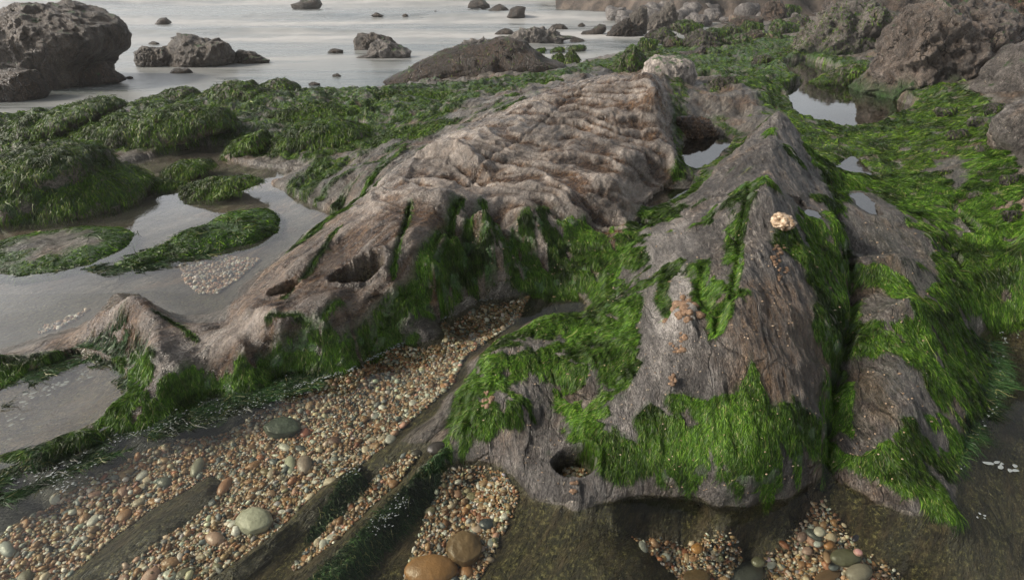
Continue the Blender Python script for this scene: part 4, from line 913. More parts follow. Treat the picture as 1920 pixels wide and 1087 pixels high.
for lab, ol, bs_ in (
 ('small pointed rock alone in the waves right of the huge boulder', "290,46 300,37 310,34 319,43 305,48", (304, 47)),
 ('thin dark reef just breaking the water behind the twin-humped rock', "312,71 335,67 350,65 366,70 340,74", (340, 73)),
 ('tiny flat dark rock left of the thin reef', "276,82 288,79 301,82 288,85", (288, 84)),
 ('low dark reef awash in front of the three close rocks', "313,137 330,130 348,130 364,136 340,140", (340, 138)),
 ('tiny round rock near the weedy foot rock of the huge boulder', "238,145 243,143 249,146 243,149", (243, 148)),
 ('dark jagged rock far out among the breakers at the top', "530,12 550,8 575,3 595,-3 604,8 600,14 565,15", (570, 14)),
 ('small dark rock left of the pair of brown rocks in mid-water', "614,99 625,92 645,95 640,101", (628, 100)),
 ('small dark rock awash in the surf, near the mossy shelf', "622,142 632,138 640,143 630,145", (631, 144)),
 ('thin dark mossy reef close behind the mossy shelf', "575,158 590,155 603,158 590,161", (590, 160)),
 ('rounded rock far out left of the conical one at the top', "876,13 885,3 900,0 920,10 918,14", (897, 14)),
 ('low conical dark rock far out beside the misty boulder', "908,26 920,15 935,10 955,18 953,27", (932, 26)),
 ('misty grey boulder standing up from white surf far out', "950,32 957,18 968,12 982,16 983,33", (967, 33)),
 ('flat brown rock in the shallows behind the big dark slab', "922,66 935,58 950,55 962,60 963,66", (942, 66)),
 ('low brown rock near the two tiny reefs in the channel', "1028,57 1038,48 1055,47 1064,54 1060,58", (1045, 58)),
 ('tiny dark reef left of the thin one in the channel', "1082,48 1090,44 1098,48 1090,50", (1090, 50)),
 ('pointed flat rock in calm water right of the dark slab', "1067,77 1080,70 1096,77 1080,80", (1080, 79)),
 ('jagged dark rock pair in the channel before the stacks', "1088,66 1095,58 1110,57 1122,47 1133,48 1134,60 1115,66", (1110, 66)),
 ('thin dark reef in the waves near the top centre', "692,30 705,25 722,30 705,31", (706, 31)),
 ('tiny reef right of the thin one near the top centre', "753,30 760,26 766,30 760,32", (760, 31)),
 ('small rounded rock among the breakers left of the misty boulder', "809,26 817,21 825,26 817,27", (817, 27)),
 ('low grey reef between the small rounded rock and the conical rock', "845,26 853,23 861,26 853,27", (853, 27)),
):
    B(lab, ol, bs_, S_+(.12 if bs_[1] < 40 else 0), M_BOULD, .9, .08, 3, 2.0, .3, group=g)
B('rounded brown rock, rear one of the pair in mid-water', "663,92 665,75 675,67 700,66 730,72 745,85 748,94 690,96", (705, 94), S_, M_BOULD, .8, .07, 5, tone=.7, group=g, cre=.3)
B('grey streaked rock, front one of the pair in mid-water', "648,108 690,101 700,88 722,82 750,91 770,97 769,107 715,111", (715, 109), S_, M_CLIFF, .8, .07, 5, tone=.2, group=g, cre=.6)
B('long dark slab of rock with a black overhanging front and mossy brown top', "723,153 760,135 800,117 850,104 890,95 930,87 962,92 1010,110 1053,123 1058,140 1000,156 960,162 880,165 800,162", (880, 160), S_+.05, M_BOULD, .7, .03, 6, 1.6, .12, 3.6, tone=.8, moss=500, mlen=4, sink=.3)
B('jagged grey rock behind the left part of the long dark slab', "838,103 860,90 880,80 900,75 915,80 930,72 955,75 960,92 950,103", (900, 100), S_, M_CLIFF, .6, .12, 5, 3, .6, tone=.2, cre=.7)
B('row of light grey jagged rock running toward the channel behind the slab', "955,83 965,70 990,60 1010,62 1030,60 1062,68 1075,70 1050,76 1010,84", (1005, 81), S_, M_CLIFF, .6, .12, 5, 3, .6, tone=.2, cre=.7)
B('mossy round stone lying in front of the long dark slab', "773,170 790,152 815,147 838,155 840,168 810,174", (805, 172), 0, M_HALF, .8, .04, 5, group=None)
for lab, ol, bs_ in (('small green stone right of the mossy round stone, under the slab', "893,164 900,155 912,152 925,160 920,166", (908, 165)),
                    ('small green hummock at the right end of the dark slab', "975,155 985,142 1000,135 1003,150 990,158", (988, 156)),
                    ('little mossy rock in shallow water, leftmost of three', "1004,98 1012,92 1022,90 1022,98", (1013, 98)),
                    ('little mossy rock in shallow water, middle one of three', "1030,98 1042,91 1057,89 1058,98", (1044, 98)),
                    ('flat mossy rock in shallow water, right one of three', "1062,93 1075,86 1098,85 1098,94 1080,96", (1080, 95))):
    B(lab, ol, bs_, S_+.02, M_MOSSR, .8, .05, 3, group='mossy stones by the slab', moss=200, mlen=5)
B('upright mossy cone of rock right of the dark slab', "1058,124 1062,105 1072,94 1085,112 1082,126", (1071, 125), 0, M_HALF, .8, .06, 5, ang=.2, moss=500, mlen=6)
B('blunt mossy stump beside the upright mossy cone', "1033,120 1037,106 1048,101 1057,106 1058,120", (1046, 120), 0, M_HALF, .8, .06, 5, moss=400, mlen=6)
B('pointed dark green peak of rock behind the top end of the rippled outcrop', "1125,145 1145,125 1165,110 1187,86 1200,103 1208,128 1195,142 1150,152", (1170, 147), .08, M_HALF, .8, .08, 5, 2.2, .5, 2.0, moss=2500, mlen=7)
B('tall brown sea stack, left one of the two at the channel mouth', "1165,64 1178,42 1190,20 1200,13 1211,14 1213,40 1210,66", (1190, 65), S_, M_BOULD, .8, .1, 5, 2.6, .6, 2.0, cre=.6)
B('tall forked sea stack, right one of the two at the channel mouth', "1208,58 1222,32 1237,26 1250,8 1262,4 1270,28 1273,54 1240,60", (1240, 59), S_, M_BOULD, .8, .1, 5, 2.6, .6, 2.0, cre=.6)
B('low jagged dark rock at the foot of the left sea stack', "1143,67 1158,46 1175,41 1195,52 1203,68 1165,71", (1170, 69), S_, M_BOULD, .8, .1, 5, 2.6, .6)
B('low dark rock at the foot of the right sea stack', "1205,72 1220,58 1245,57 1262,66 1250,73", (1232, 72), S_, M_BOULD, .8, .1, 5, 2.6, .6)
B('pale rippled boulder at the top end of the big outcrop', "1202,152 1213,122 1233,108 1262,110 1292,120 1302,140 1294,166 1270,172 1230,166", (1255, 170), .38, M_PALEB, .7, .05, 6, 2.0, .2, tone=.15, cre=.9)
B('small brown stone wedged below the pale rippled boulder', "1228,178 1240,163 1258,166 1262,180 1245,186", (1246, 184), .35, M_PALEB, .7, .08, 5, tone=.7)
B('brown sunlit rock lump left of the little reflecting pool', "1280,176 1282,150 1290,140 1302,150 1304,172", (1292, 176), .3, M_CLIFF, .7, .08, 5, tone=.7)
B('grey knobbly rock rising out of the weed left of the large still pool', "1310,195 1325,165 1348,147 1372,150 1382,165 1365,178 1330,196", (1340, 193), .26, M_CLIFF, .7, .09, 5, 2.4, .4, tone=.4, moss=500, mlen=7)
B('brown wet rock lying in the upper channel pool', "1272,258 1275,225 1300,218 1330,232 1345,250 1310,262", (1305, 258), .165, M_ROCKA, .6, .08, 5, tone=.8)
B('dark angular rock with a pale left face in the weed flat', "1285,92 1292,70 1310,54 1330,60 1358,78 1362,92 1330,98", (1322, 94), .1, M_CLIFF, .8, .07, 5, 1.6, .7, tone=.3, moss=500, mlen=5)
B('wedge of brown rock tilted to the left behind the dark angular one', "1360,55 1378,38 1400,34 1424,36 1426,50 1400,58", (1395, 57), .0, M_CLIFF, .8, .05, 5, 1.4, .7, tone=.85)
B('tall orange-brown block at the back of the weed flat', "1428,40 1430,18 1442,3 1458,2 1470,14 1477,36 1455,43", (1450, 41), .0, M_CLIFF, .8, .08, 5, 1.8, .6, tone=.85)
B('small orange rock in front of the tall orange-brown block', "1447,52 1450,38 1460,33 1468,40 1467,53", (1458, 52), .08, M_CLIFF, .8, .08, 5, tone=.85)
B('pale rock hump with weed around it in the middle of the weed flat', "1408,120 1415,108 1432,104 1450,112 1455,124 1430,126", (1430, 124), .2, M_CLIFF, .8, .07, 5, tone=.3, moss=200, mlen=6)
B('low grey twin rocks above the pale rippled boulder', "1272,108 1280,98 1300,100 1312,90 1325,96 1322,106 1295,112", (1300, 110), .14, M_CLIFF, .8, .08, 5, tone=.2)
B('mossy wedge-shaped ledge jutting into the still pool', "1512,158 1560,140 1590,125 1625,120 1630,150 1600,160 1550,162", (1570, 158), .2, M_HALF, .7, .05, 5, tone=.4, moss=1500, mlen=8)
B('small green islet at the left edge of the still pool', "1470,155 1480,144 1492,141 1500,152 1485,159", (1485, 157), .2, M_MOSSR, .7, .05, 3, moss=400, mlen=6)
# the crags at the upper right
g = 'crags at the upper right'
B('rugged grey crag left of the biggest one, weed along its foot', "1500,97 1512,66 1530,48 1548,30 1575,26 1610,28 1645,26 1668,32 1668,60 1650,90 1622,108 1560,104 1506,101", (1570, 106), .2, M_CLIFF, .75, .11, 6, 3.0, .6, 2.6, group=g, mul=1.6, foot=.4, tone=.35, cre=.4, moss=2500, mlen=6)
B('biggest crag, steep brown-grey face rising over the still pool with a green foot', "1634,180 1642,135 1670,78 1700,38 1760,22 1830,28 1862,55 1880,105 1868,135 1838,160 1800,172 1760,192 1720,202 1650,188", (1700, 188), .2, M_CLIFF, .75, .085, 7, 2.8, .6, 2.8, group=g, mul=1.5, foot=.45, tone=.7, cre=.35)
B('dark shadowed crag at the top right corner', "1845,-80 2040,-80 2040,90 1960,100 1895,108 1868,60 1850,10", (1920, 108), .35, M_CLIFF, .8, .10, 6, 2.6, .6, 2.6, group=g, mul=1.6, tone=.7)
B('crag top showing between the two rugged crags at the top', "1540,45 1555,-5 1590,-35 1660,-50 1760,-80 1870,-80 1875,30 1760,48 1690,54 1600,60", (1700, 62), .1, M_CLIFF, .8, .08, 5, 2.2, .5, group=g, tone=.4)
B('sloping grey rock right of the biggest crag at the right edge', "1835,170 1870,125 1920,92 2010,70 2060,120 2060,215 1960,212 1880,190", (1930, 200), .42, M_CLIFF, .7, .05, 6, 1.8, .4, 2.4, group=g, tone=.2, cre=.4)
B('smooth dark rounded rock cut by the right edge', "1872,262 1882,228 1915,198 1990,180 2060,230 2050,330 1940,322 1895,292", (1940, 312), .4, M_ROCKB, .6, .04, 6, 1.8, .2, group=g, tone=.35)
# the mossy shelf on the left
g = 'moss-covered rocks of the left shelf'
MM = [
 ('large double-humped mossy rock at the left edge, bare brown streak on its crest', "-80,430 -70,330 10,302 60,286 130,285 165,302 175,325 215,332 255,352 262,380 225,398 120,412 20,432", (90, 408), 0, .8, 9000, 14),
 ('long low mossy whaleback lying behind the left pool', "134,285 150,248 210,230 290,216 360,205 418,214 432,232 405,252 300,272 250,290 170,298", (270, 285), 0, .55, 7000, 11),
 ('small mossy hummock standing in the left pool', "306,336 314,318 340,305 385,304 398,312 372,334 335,342", (345, 336), .0, .8, 1800, 11),
 ('dark brown rock with mossy right flank on the skyline of the shelf', "368,212 372,185 400,170 440,160 472,166 530,190 545,206 480,218 400,224", (430, 218), -.02, .7, 3000, 9),
 ('split dark rock with a mossy lap left of the brown rock', "303,204 308,175 330,167 355,168 378,186 372,206 340,210", (340, 207), -.04, .8, 900, 8),
 ('rounded green boulder in front of the dark brown rock', "393,226 398,200 428,188 450,200 450,224 422,230", (422, 228), .02, .8, 1500, 9),
 ('dark cone with moss to its left, near the surf', "482,178 498,158 528,150 555,162 572,184 525,186", (525, 183), -.05, .8, 1000, 8),
 ('small dark knob on the shelf skyline, left of the dark cone', "457,165 462,154 472,151 481,160 480,168", (470, 167), -.05, .8, 200, 7),
 ('mossy peak at the left part of the shelf', "266,202 276,186 300,180 322,190 330,206 295,210", (297, 208), -.03, .8, 900, 8),
 ('broad mossy swell in the middle of the shelf', "438,252 480,226 560,206 620,200 685,214 640,236 520,252", (540, 250), .02, .6, 5000, 10),
 ('steep mossy bluff beside the gravel inlet', "484,312 498,282 560,242 620,232 682,244 694,262 605,288 540,300", (560, 298), .02, .6, 5000, 11),
 ('mossy spur sloping into the left pool', "408,302 440,268 492,248 505,268 455,300", (445, 300), 0, .6, 2200, 11),
 ('mossy knoll with a dark side near the rippled outcrop', "708,224 722,200 758,188 790,200 792,216 750,226", (750, 224), .08, .7, 1800, 9),
 ('mossy swell touching the side of the rippled outcrop', "648,296 700,266 780,246 845,226 852,242 780,268 705,302", (725, 290), .12, .5, 4000, 10),
 ('smooth mossy bank right behind the mossy knoll', "636,196 700,176 780,176 852,176 855,196 760,204 680,208", (745, 205), .04, .6, 3500, 8),
 ('flat mossy platform at the far left edge', "-40,290 20,242 120,206 190,190 235,200 165,228 60,278", (80, 275), 0, .5, 5000, 10),
 ('mossy bank climbing toward the long dark slab', "842,205 900,176 1000,166 1042,148 1056,160 960,192 880,218", (930, 200), .1, .5, 4000, 8),
 ('thin mossy tongue in the left pool, between hummock and shelf', "330,380 350,352 400,338 460,334 492,342 440,360 385,378", (400, 374), .0, .5, 2500, 10),
 ('small mossy lobe right of the double-humped rock', "246,352 258,340 300,338 345,344 320,356 270,362", (290, 356), .0, .5, 1200, 10),
]
for k9, (lab, ol, bs_, z_, dp, ms, ml) in enumerate(MM):
    B(lab, ol, bs_, z_, M_HALF if ('dark' in lab.split(' ')[:2] or 'split' in lab) else M_MOSSR, dp*1.5, .06, 5, 3.0, .15, 2.2, 'mossy_rock', 'mossy rock', g, moss=int(ms*(2.6 if k9 == 0 else 1.6)), mlen=ml)
def mound(label, outline, z, h, mat, moss, mlen, grp=None, bare=0):
    p = L2(outline); y0, y1 = p[:, 1].min(), p[:, 1].max()
    zz = z+h*.8*(y1-p[:, 1])/(y1-y0); Q = at(p[:, 0], p[:, 1], zz)[:, :2]; c = Q.mean(0); S = np.ptp(Q, axis=0).max()
    n1, n2 = 150, 46; TH = np.linspace(0, 2*math.pi, n1, endpoint=False); Qc = Q-c; R = np.zeros(n1)
    for i in range(len(Q)):
        a = Qc[i]; e = Qc[(i+1) % len(Q)]-a; den = np.cos(TH)*e[1]-np.sin(TH)*e[0]
        with np.errstate(divide='ignore', invalid='ignore'):
            r_ = (a[0]*e[1]-a[1]*e[0])/den; s_ = (a[0]*np.sin(TH)-a[1]*np.cos(TH))/den
        ok = (s_ >= -.001) & (s_ <= 1.001) & (r_ > 0) & np.isfinite(r_); R = np.where(ok, np.maximum(R, np.where(ok, r_, 0)), R)
    s = np.linspace(0, 1.12, n2)[:, None]; x = s*R*np.cos(TH); y = s*R*np.sin(TH); hh = np.where(s < 1, (1-np.clip(s, 0, 1)**2.6)**.62, -(s-1)*3)
    zz = h*hh*(.75+.5*fbm2((x+c[0])*3.5, (y+c[1])*3.5, 3, 5))+.12*h*fbm2((x+c[0])*14, (y+c[1])*14, 3, 8)-.03*(s > 1)
    V = np.stack([x, y, zz], -1).reshape(-1, 3); F = []
    ii = (np.arange(n2-1)[:, None]*n1+np.arange(n1)[None]); jj = (np.arange(n2-1)[:, None]*n1+(np.arange(n1)[None]+1) % n1)
    F = np.stack([ii, jj, jj+n1, ii+n1], -1).reshape(-1, 4)
    al_m = np.where(np.abs(fbm2((x+c[0])*5, (y+c[1])*9, 4, 15)) < bare, 0, 1).ravel()*1.0 if bare else np.ones(V.shape[0])
    if bare: al_m = 1-sstep(.75, .35, s+fbm2(x*6, y*6, 3, 3)*.5).ravel()*bare
    o = new_mesh('mossy_rock', V, F, mat, None, {'algae': al_m, 'tone': np.full(len(V), .2)}); o.location = (c[0], c[1], z); tag(o, label, 'mossy rock', grp)
    me = o.data; nf = len(me.polygons); ar = np.zeros(nf); me.polygons.foreach_get('area', ar); nm = np.zeros(nf*3); me.polygons.foreach_get('normal', nm); nm = nm.reshape(-1, 3); ce = np.zeros(nf*3); me.polygons.foreach_get('center', ce); ce = ce.reshape(-1, 3)
    ww = ar*(al_m[F].mean(1) > .5)*(ce[:, 2] > -.03); cs2 = np.cumsum(ww); k_ = np.clip(np.searchsorted(cs2, rng.random(moss)*cs2[-1]), 0, nf-1)
    po = ce[k_]+rng.normal(0, 1, (moss, 3))*np.sqrt(ar[k_])[:, None]*.4*np.array([1, 1, 0]); no_ = nm[k_]
    d_ = np.linalg.norm(c)+1; pm = FPX/d_
    fl_ = np.stack([no_[:, 0]*1.3-.25+rng.normal(0, .25, moss), no_[:, 1]*1.3-.3+rng.normal(0, .25, moss), -.5+0*po[:, 0]], 1)
    strands('algae', po, no_, fl_, mlen*.75/pm, 1.6/pm, M_STRAND, o, 3, None, .15)
    return o
mound('flat oval mossy rock in the left pool with pale bare rock along its middle', "-60,505 -50,455 20,436 60,424 150,412 225,412 252,424 238,452 175,490 100,512 40,522", 0.0, .09, M_GROUND, 9000, 14, g, .95)
mound('long mossy rock lying aslant in the left pool, its tail trailing to the lower left', "215,500 270,480 330,446 400,402 450,380 500,372 524,392 520,420 480,446 420,462 360,478 290,492 240,508", 0.0, .12, M_GROUND, 14000, 14, g)

# rubble along the foot of the far slope
rr2 = np.random.default_rng(5)
ADJ = ['pale', 'grey', 'brown']
spots = []
for k in range(96):
    px = rr2.uniform(1150, 1520); py = rr2.uniform(14, 50) if px > 1230 else rr2.uniform(36, 56)
    wd = rr2.uniform(14, 44)*(1 if py < 45 else .8); spots.append((py, px, wd))
for py, px, wd in sorted(spots):
    h_ = wd*rr2.uniform(.45, .8); n_ = 7; an = np.sort(rr2.uniform(0, 2*math.pi, n_)); an = np.linspace(0, 2*math.pi, n_, endpoint=False)+rr2.uniform(-.3, .3, n_)
    ol = np.stack([px+wd/2*np.cos(an)*rr2.uniform(.8, 1.15, n_), py-h_/2-h_/2*np.sin(an)*rr2.uniform(.8, 1.2, n_)], 1)
    tn = rr2.choice(3, p=[.35, .4, .25]); d_ = at(px, py, -.1)
    o = boulder(f'{ADJ[tn]} angular block in the hazy rubble along the foot of the far sandy slope', ol, (px, py), -.12, M_FARR, .9, .05, 3, 1.6, .8, 4.0, group='rubble below the far slope', tone=.15 if tn < 2 else .8, seed=float(px % 17))

rr3 = np.random.default_rng(11)
def rnd_outline(px, py, wd, h_, n_=9):
    an = np.linspace(0, 2*math.pi, n_, endpoint=False)+rr3.uniform(-.25, .25, n_)
    return np.stack([px+wd/2*np.cos(an)*rr3.uniform(.8, 1.15, n_), py-h_/2-h_/2*np.sin(an)*rr3.uniform(.75, 1.25, n_)], 1)
WEEDF = [(1230, 118, 34, 16), (1262, 92, 40, 18), (1345, 118, 44, 20), (1385, 96, 52, 24), (1420, 84, 46, 22), (1460, 92, 40, 24), (1480, 118, 48, 20), (1395, 150, 34, 14), (1340, 74, 44, 16), (1290, 60, 46, 16),
         (1500, 60, 34, 26), (1482, 34, 30, 22), (1395, 128, 26, 10), (1240, 78, 36, 18), (1470, 70, 42, 24), (1515, 92, 30, 20), (1320, 132, 36, 12), (1215, 96, 30, 20), (1445, 140, 30, 14), (1370, 66, 34, 14), (1410, 62, 36, 16), (1255, 140, 26, 12)]
for k, (px, py, wd, h_) in enumerate(WEEDF):
    m_ = [M_HALF, M_CLIFF, M_MOSSR][k % 3]; nm_ = ['half mossy grey', 'bare brownish grey', 'green weed-covered'][k % 3]
    boulder(f'{nm_} knob of rock rising from the weed flat before the crags', rnd_outline(px, py, wd*1.15, h_*1.2), (px, py), .08, m_, .9, .09, 5, 2.6, .6, 2.2, name='small_boulder', cat='rock', group='knobs of rock in the weed flat', tone=rr3.uniform(.1, .8), moss=150 if k % 3 == 1 else 600, mlen=8, seed=k*.7)
SLO = [(1800, 262, 46, 16), (1850, 290, 40, 18), (1775, 330, 30, 10), (1842, 238, 60, 18), (1895, 350, 40, 20), (1830, 372, 34, 12), (1900, 410, 44, 14), (1770, 215, 44, 14), (1870, 215, 50, 20), (1845, 330, 24, 10)]
for k, (px, py, wd, h_) in enumerate(SLO):
    q_ = land(px, py)[0]; zz_ = float(bil(TZ, q_[:1], q_[1:2])[0])
    boulder(f'{["low grey", "small dark"][k % 2]} stone poking out of the weed slope below the biggest crag', rnd_outline(px, py, wd, h_), (px, py), zz_-.01, [M_CLIFF, M_HALF][k % 2], .9, .08, 5, 2.6, .5, 2.2, name='stone', cat='stone', group='stones poking out of the weed slope', tone=.2, moss=120, mlen=8, seed=k*.9)
cr = np.random.default_rng(3)
# ------------------------------------------------------------------ small finds on the ridge and the outcrop
t = NT('quartz'); c_ = t.ramp(t.noise(40, 5, .65, t.coord()), [(.38, (.10, .06, .03)), (.5, (.30, .21, .13)), (.62, (.50, .40, .29))]); bs = t.n('BsdfPrincipled', Roughness=.35); t.l(c_, bs.inputs['Base Color'])
t.l(t.bump(t.noise(120, 4, .7, t.coord()), .4, .004), bs.inputs['Normal']); t.l(bs.outputs[0], t.out.inputs[0]); M_Q = t.m
t = NT('conglomerate'); c_ = t.ramp(t.noise(90, 5, .7, t.coord()), [(.3, (.06, .035, .02)), (.5, (.17, .10, .055)), (.7, (.36, .25, .16))]); bs = t.n('BsdfPrincipled', Roughness=.5); t.l(c_, bs.inputs['Base Color'])
t.l(t.bump(t.noise(150, 5, .7, t.coord()), .8, .008), bs.inputs['Normal']); t.l(bs.outputs[0], t.out.inputs[0]); M_CG = t.m
def lumps(name, items, mat, parent, sub=3, label=None, up=.5):
    VV = []; FF = []; o_ = 0; V_, F_ = ICO[sub]
    for (px, py, a_, b_) in items:
        g = land(px, py)[0]; z = float(bil(TZ, g[:1], g[1:2])[0]); d_ = math.sqrt(g[0]**2+g[1]**2+(CH-z)**2); pm = FPX/d_
        nx = float(bil(FLs[0], g[:1], g[1:2])[0]); ny = float(bil(FLs[1], g[:1], g[1:2])[0])
        s_ = 1+.75*fbm3(V_*1.7+px, 3, 3)+.18*fbm3(V_*5+py, 3, 4)
        P = V_*s_[:, None]*np.array([a_/pm, b_/pm*.8, b_/pm*.7])
        P = P+np.array([g[0], g[1], z])+np.array([nx, ny, .6])*b_/pm*.2*up
        VV.append(P); FF.append(F_+o_); o_ += len(V_)
    o = new_mesh(name, np.vstack(VV), np.vstack(FF), mat, parent)
    if label: o['label'] = label
    return o
V_, F_ = ICO[6]; sd__ = cr.normal(0, 1, (60, 3)); sd__ /= np.linalg.norm(sd__, axis=1, keepdims=True); Vn = V_/np.linalg.norm(V_, axis=1, keepdims=True)
an_ = np.arccos(np.clip(Vn@sd__.T, -1, 1)).min(1); r_ = .82+.26*np.sqrt(np.clip(1-(an_/.42)**2, 0, 1))+.34*fbm3(Vn*2.0, 4, 5)+.06*fbm3(Vn*8, 3, 6)
g_ = land(1460, 446)[0]; z_q = float(bil(TZ, g_[:1], g_[1:2])[0]); pm_ = FPX/math.sqrt(g_[0]**2+g_[1]**2+(CH-z_q)**2)
tag(new_mesh('quartz_nodule', Vn*r_[:, None]*np.array([20, 25, 12])/pm_+np.array([g_[0], g_[1]+.01, z_q+.004]), F_, M_Q, oB), 'knobbly pale peach quartz lump on the crest of the ridge')
lumps('conglomerate_streak', [(1456+cr.normal(0, 7), 470+k*2.0, cr.uniform(2, 6), cr.uniform(2, 5)) for k in range(34)], M_CG, oB, 2, up=-.5)
lumps('conglomerate_knob', [(1278+cr.normal(0, 10), 600+cr.normal(0, 13), cr.uniform(6, 13), cr.uniform(6, 12)) for k in range(22)]+[(1270+cr.normal(0, 7), 650+cr.normal(0, 12), cr.uniform(3, 8), cr.uniform(3, 8)) for k in range(16)]+[(1256+cr.normal(0, 4), 740+cr.normal(0, 6), cr.uniform(3, 6), cr.uniform(3, 6)) for k in range(10)], M_CG, oB, 2, up=-.5)
lumps('conglomerate_knob', [(1075+cr.normal(0, 5), 935+cr.normal(0, 10), cr.uniform(3, 9), cr.uniform(3, 6)) for k in range(4)]+[(910+cr.normal(0, 7), 760+cr.normal(0, 10), cr.uniform(3, 8), cr.uniform(4, 9)) for k in range(14)], M_CG, oB, 2, up=-.5)
sh = []
for k in range(420):
    px, py = cr.uniform(880, 1760), cr.uniform(420, 930); sh.append((px, py, cr.uniform(1.0, 2.6)*(2 if cr.random() < .05 else 1), cr.uniform(1.0, 2.2)))
tag(lumps('shell_fragments', sh, M_Q, None, 1, up=2.5), kind='stuff')
# foam flecks along the waterlines
t = NT('foam'); bs = t.n('BsdfPrincipled', Roughness=.5); bs.inputs['Base Color'].default_value = (.24, .27, .27, 1); t.l(bs.outputs[0], t.out.inputs[0]); M_FOAM = t.m
def foam_flecks(path, N, spread, z=.002, size=(1.2, 3.2)):
    p = L2(path); seg = np.linalg.norm(np.diff(p, axis=0), axis=1); cs = np.append(0, np.cumsum(seg)); u = cr.random(N)*cs[-1]
    x = np.interp(u, cs, p[:, 0])+cr.normal(0, spread, N); y = np.interp(u, cs, p[:, 1])+cr.normal(0, spread*.6, N)
    q = at(x, y, z); h = bil(TZ, q[:, 0], q[:, 1]); ok = h < z+.004; q = q[ok]; x = x[ok]; n = len(q)
    pm = FPX/np.sqrt((q**2).sum(1)+CH*CH); K = 7; an = np.linspace(0, 2*math.pi, K, endpoint=False)[None]+cr.random((n, 1))
    rr = (cr.uniform(*size, n)/pm)[:, None]*cr.uniform(.6, 1.2, (n, K)); el = cr.uniform(1, 2.4, (n, 1)); a0 = cr.normal(.5, .4, (n, 1))
    ex, ey = rr*np.cos(an)*el, rr*np.sin(an)
    V = np.stack([q[:, :1]+ex*np.cos(a0)-ey*np.sin(a0), q[:, 1:2]+ex*np.sin(a0)+ey*np.cos(a0), np.full((n, K), z)+cr.random((n, 1))*.001], -1)
    top = V.mean(1, keepdims=True)+np.array([0, 0, .0015]); V = np.concatenate([V, top], 1).reshape(-1, 3)
    F = np.array([[i, (i+1) % K, K] for i in range(K)])[None]+(np.arange(n)*(K+1))[:, None, None]
    return V, F.reshape(-1, 3)
VV = []; FF = []; o_ = 0
for path, N, s_, sz_ in (("0,875 100,850 200,820 300,800 400,775 520,745 600,715", 500, 20, (.4, 1.0)), ("550,725 650,695 750,645 830,597 900,562 985,548", 350, 3.0, (.5, 1.3)),
                   ("0,860 60,870 150,900", 200, 30, (.5, 1.3)), ("1860,640 1880,700 1855,780 1800,830 1795,900", 50, 9, (.5, 1.2)), ("1850,640 1920,630", 14, 14, (.6, 1.4)), ("1830,960 1850,972", 4, 6, (1.2, 2)),
                   ("700,990 740,960 760,935", 70, 10, (.5, 1.2)), ("630,880 680,885", 18, 12, (.7, 1.5)), ("1860,860 1900,880", 8, 15, (2, 4)), ("20,790 60,740 150,700 200,690", 60, 12, (1, 2.5))):
    V, F = foam_flecks(path, N, s_, size=sz_); VV.append(V); FF.append(F+o_); o_ += len(V)
tag(new_mesh('foam_flecks', np.vstack(VV), np.vstack(FF), M_FOAM), kind='stuff')
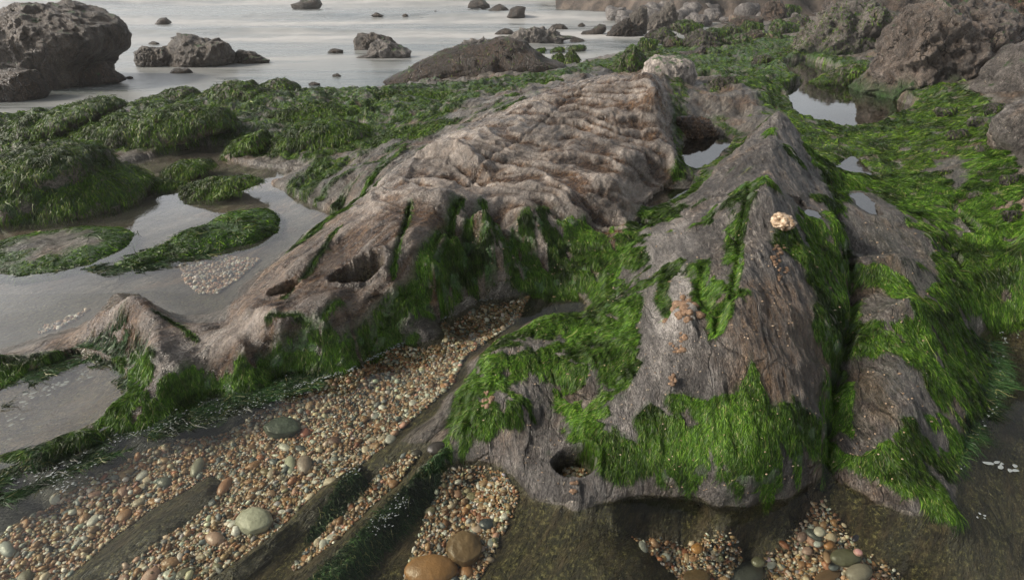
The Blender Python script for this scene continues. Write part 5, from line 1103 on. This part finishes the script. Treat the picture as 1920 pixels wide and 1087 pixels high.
# weed afloat on the channel and the pool rims
def afloat(outline, N, Lp, z=.0015, dirv=(.8, .45), wpx=1.5, label=None):
    pz = at(*L2(outline).T, z)[:, :2]; lo, hi = pz.min(0), pz.max(0); q = lo+(hi-lo)*cr.random((N*6, 2)); q = q[(sdist(pz, q[:, 0], q[:, 1]) > 0)][:N]
    q = q[fbm2(q[:, 0]*7, q[:, 1]*7, 3, 131) > -.15]
    n = len(q); pm = FPX/np.sqrt((q**2).sum(1)+CH*CH); pos = np.column_stack([q, np.full(n, z)]); nr = np.tile([0, 0, 1.0], (n, 1))
    fl = np.column_stack([dirv[0]+cr.normal(0, .5, n), dirv[1]+cr.normal(0, .5, n), np.zeros(n)])
    return strands('floating_algae', pos, nr, fl, Lp/pm, wpx/pm, M_STRANDD, None, 3, z, .02)
M_STRANDD = strand_mat('dark_algae', (.006, .016, .006), (.018, .045, .014), (.05, .10, .03))
tag(afloat("-60,900 0,858 150,828 300,790 500,715 640,690 600,725 450,770 300,820 150,880 0,950", 9000, 13), kind='stuff')
tag(afloat("0,720 150,655 240,650 290,700 240,750 190,700 150,680 60,720 0,770", 1800, 12, .0235), kind='stuff')
tag(afloat("150,505 260,470 330,460 420,480 330,500 200,520", 1800, 12, .0135), kind='stuff')
tag(afloat("1800,620 1870,640 1890,720 1850,800 1800,860 1800,780 1840,700", 2500, 16, .0015, (.6, -.6)), kind='stuff')
# moss tufts on the sunken ledges
for k, (ol, N) in {'bar2': ("615,925 640,890 670,880 690,895 660,915 600,965 560,990", 1600), 'bar3': ("560,1087 640,1020 700,960 760,910 830,855 838,870 790,930 720,1000 640,1087", 5200)}.items():
    pz = at(*L2(ol).T, -.02)[:, :2]; lo, hi = pz.min(0), pz.max(0); q = lo+(hi-lo)*cr.random((N*5, 2)); q = q[sdist(pz, q[:, 0], q[:, 1]) > 0][:N]; n = len(q)
    z = bil(TZ, q[:, 0], q[:, 1]); pm = FPX/np.sqrt((q**2).sum(1)+CH*CH); nr = np.tile([0, 0, 1.0], (n, 1))
    strands('algae', np.column_stack([q, z]), nr, np.column_stack([.5+cr.normal(0, .4, n), -.3+cr.normal(0, .4, n), 0*z]), 12/pm, 1.6/pm, M_STRANDD, oBar[k], 3, -9., .5)
# ------------------------------------------------------------------ haze
bm = bmesh.new(); bmesh.ops.create_cube(bm, size=1); me = bpy.data.meshes.new('haze'); bm.to_mesh(me); bm.free()
hzo = bpy.data.objects.new('haze', me); COL.objects.link(hzo); hzo.scale = (600, 420, 14); hzo.location = (0, 160, 3); tag(hzo, kind='stuff')
t = NT('sea_haze'); pv = t.n('VolumePrincipled', Density=.0017); pv.inputs['Color'].default_value = (.85, .88, .9, 1); pv.inputs['Anisotropy'].default_value = .2; t.l(pv.outputs[0], t.out.inputs['Volume']); me.materials.append(t.m)
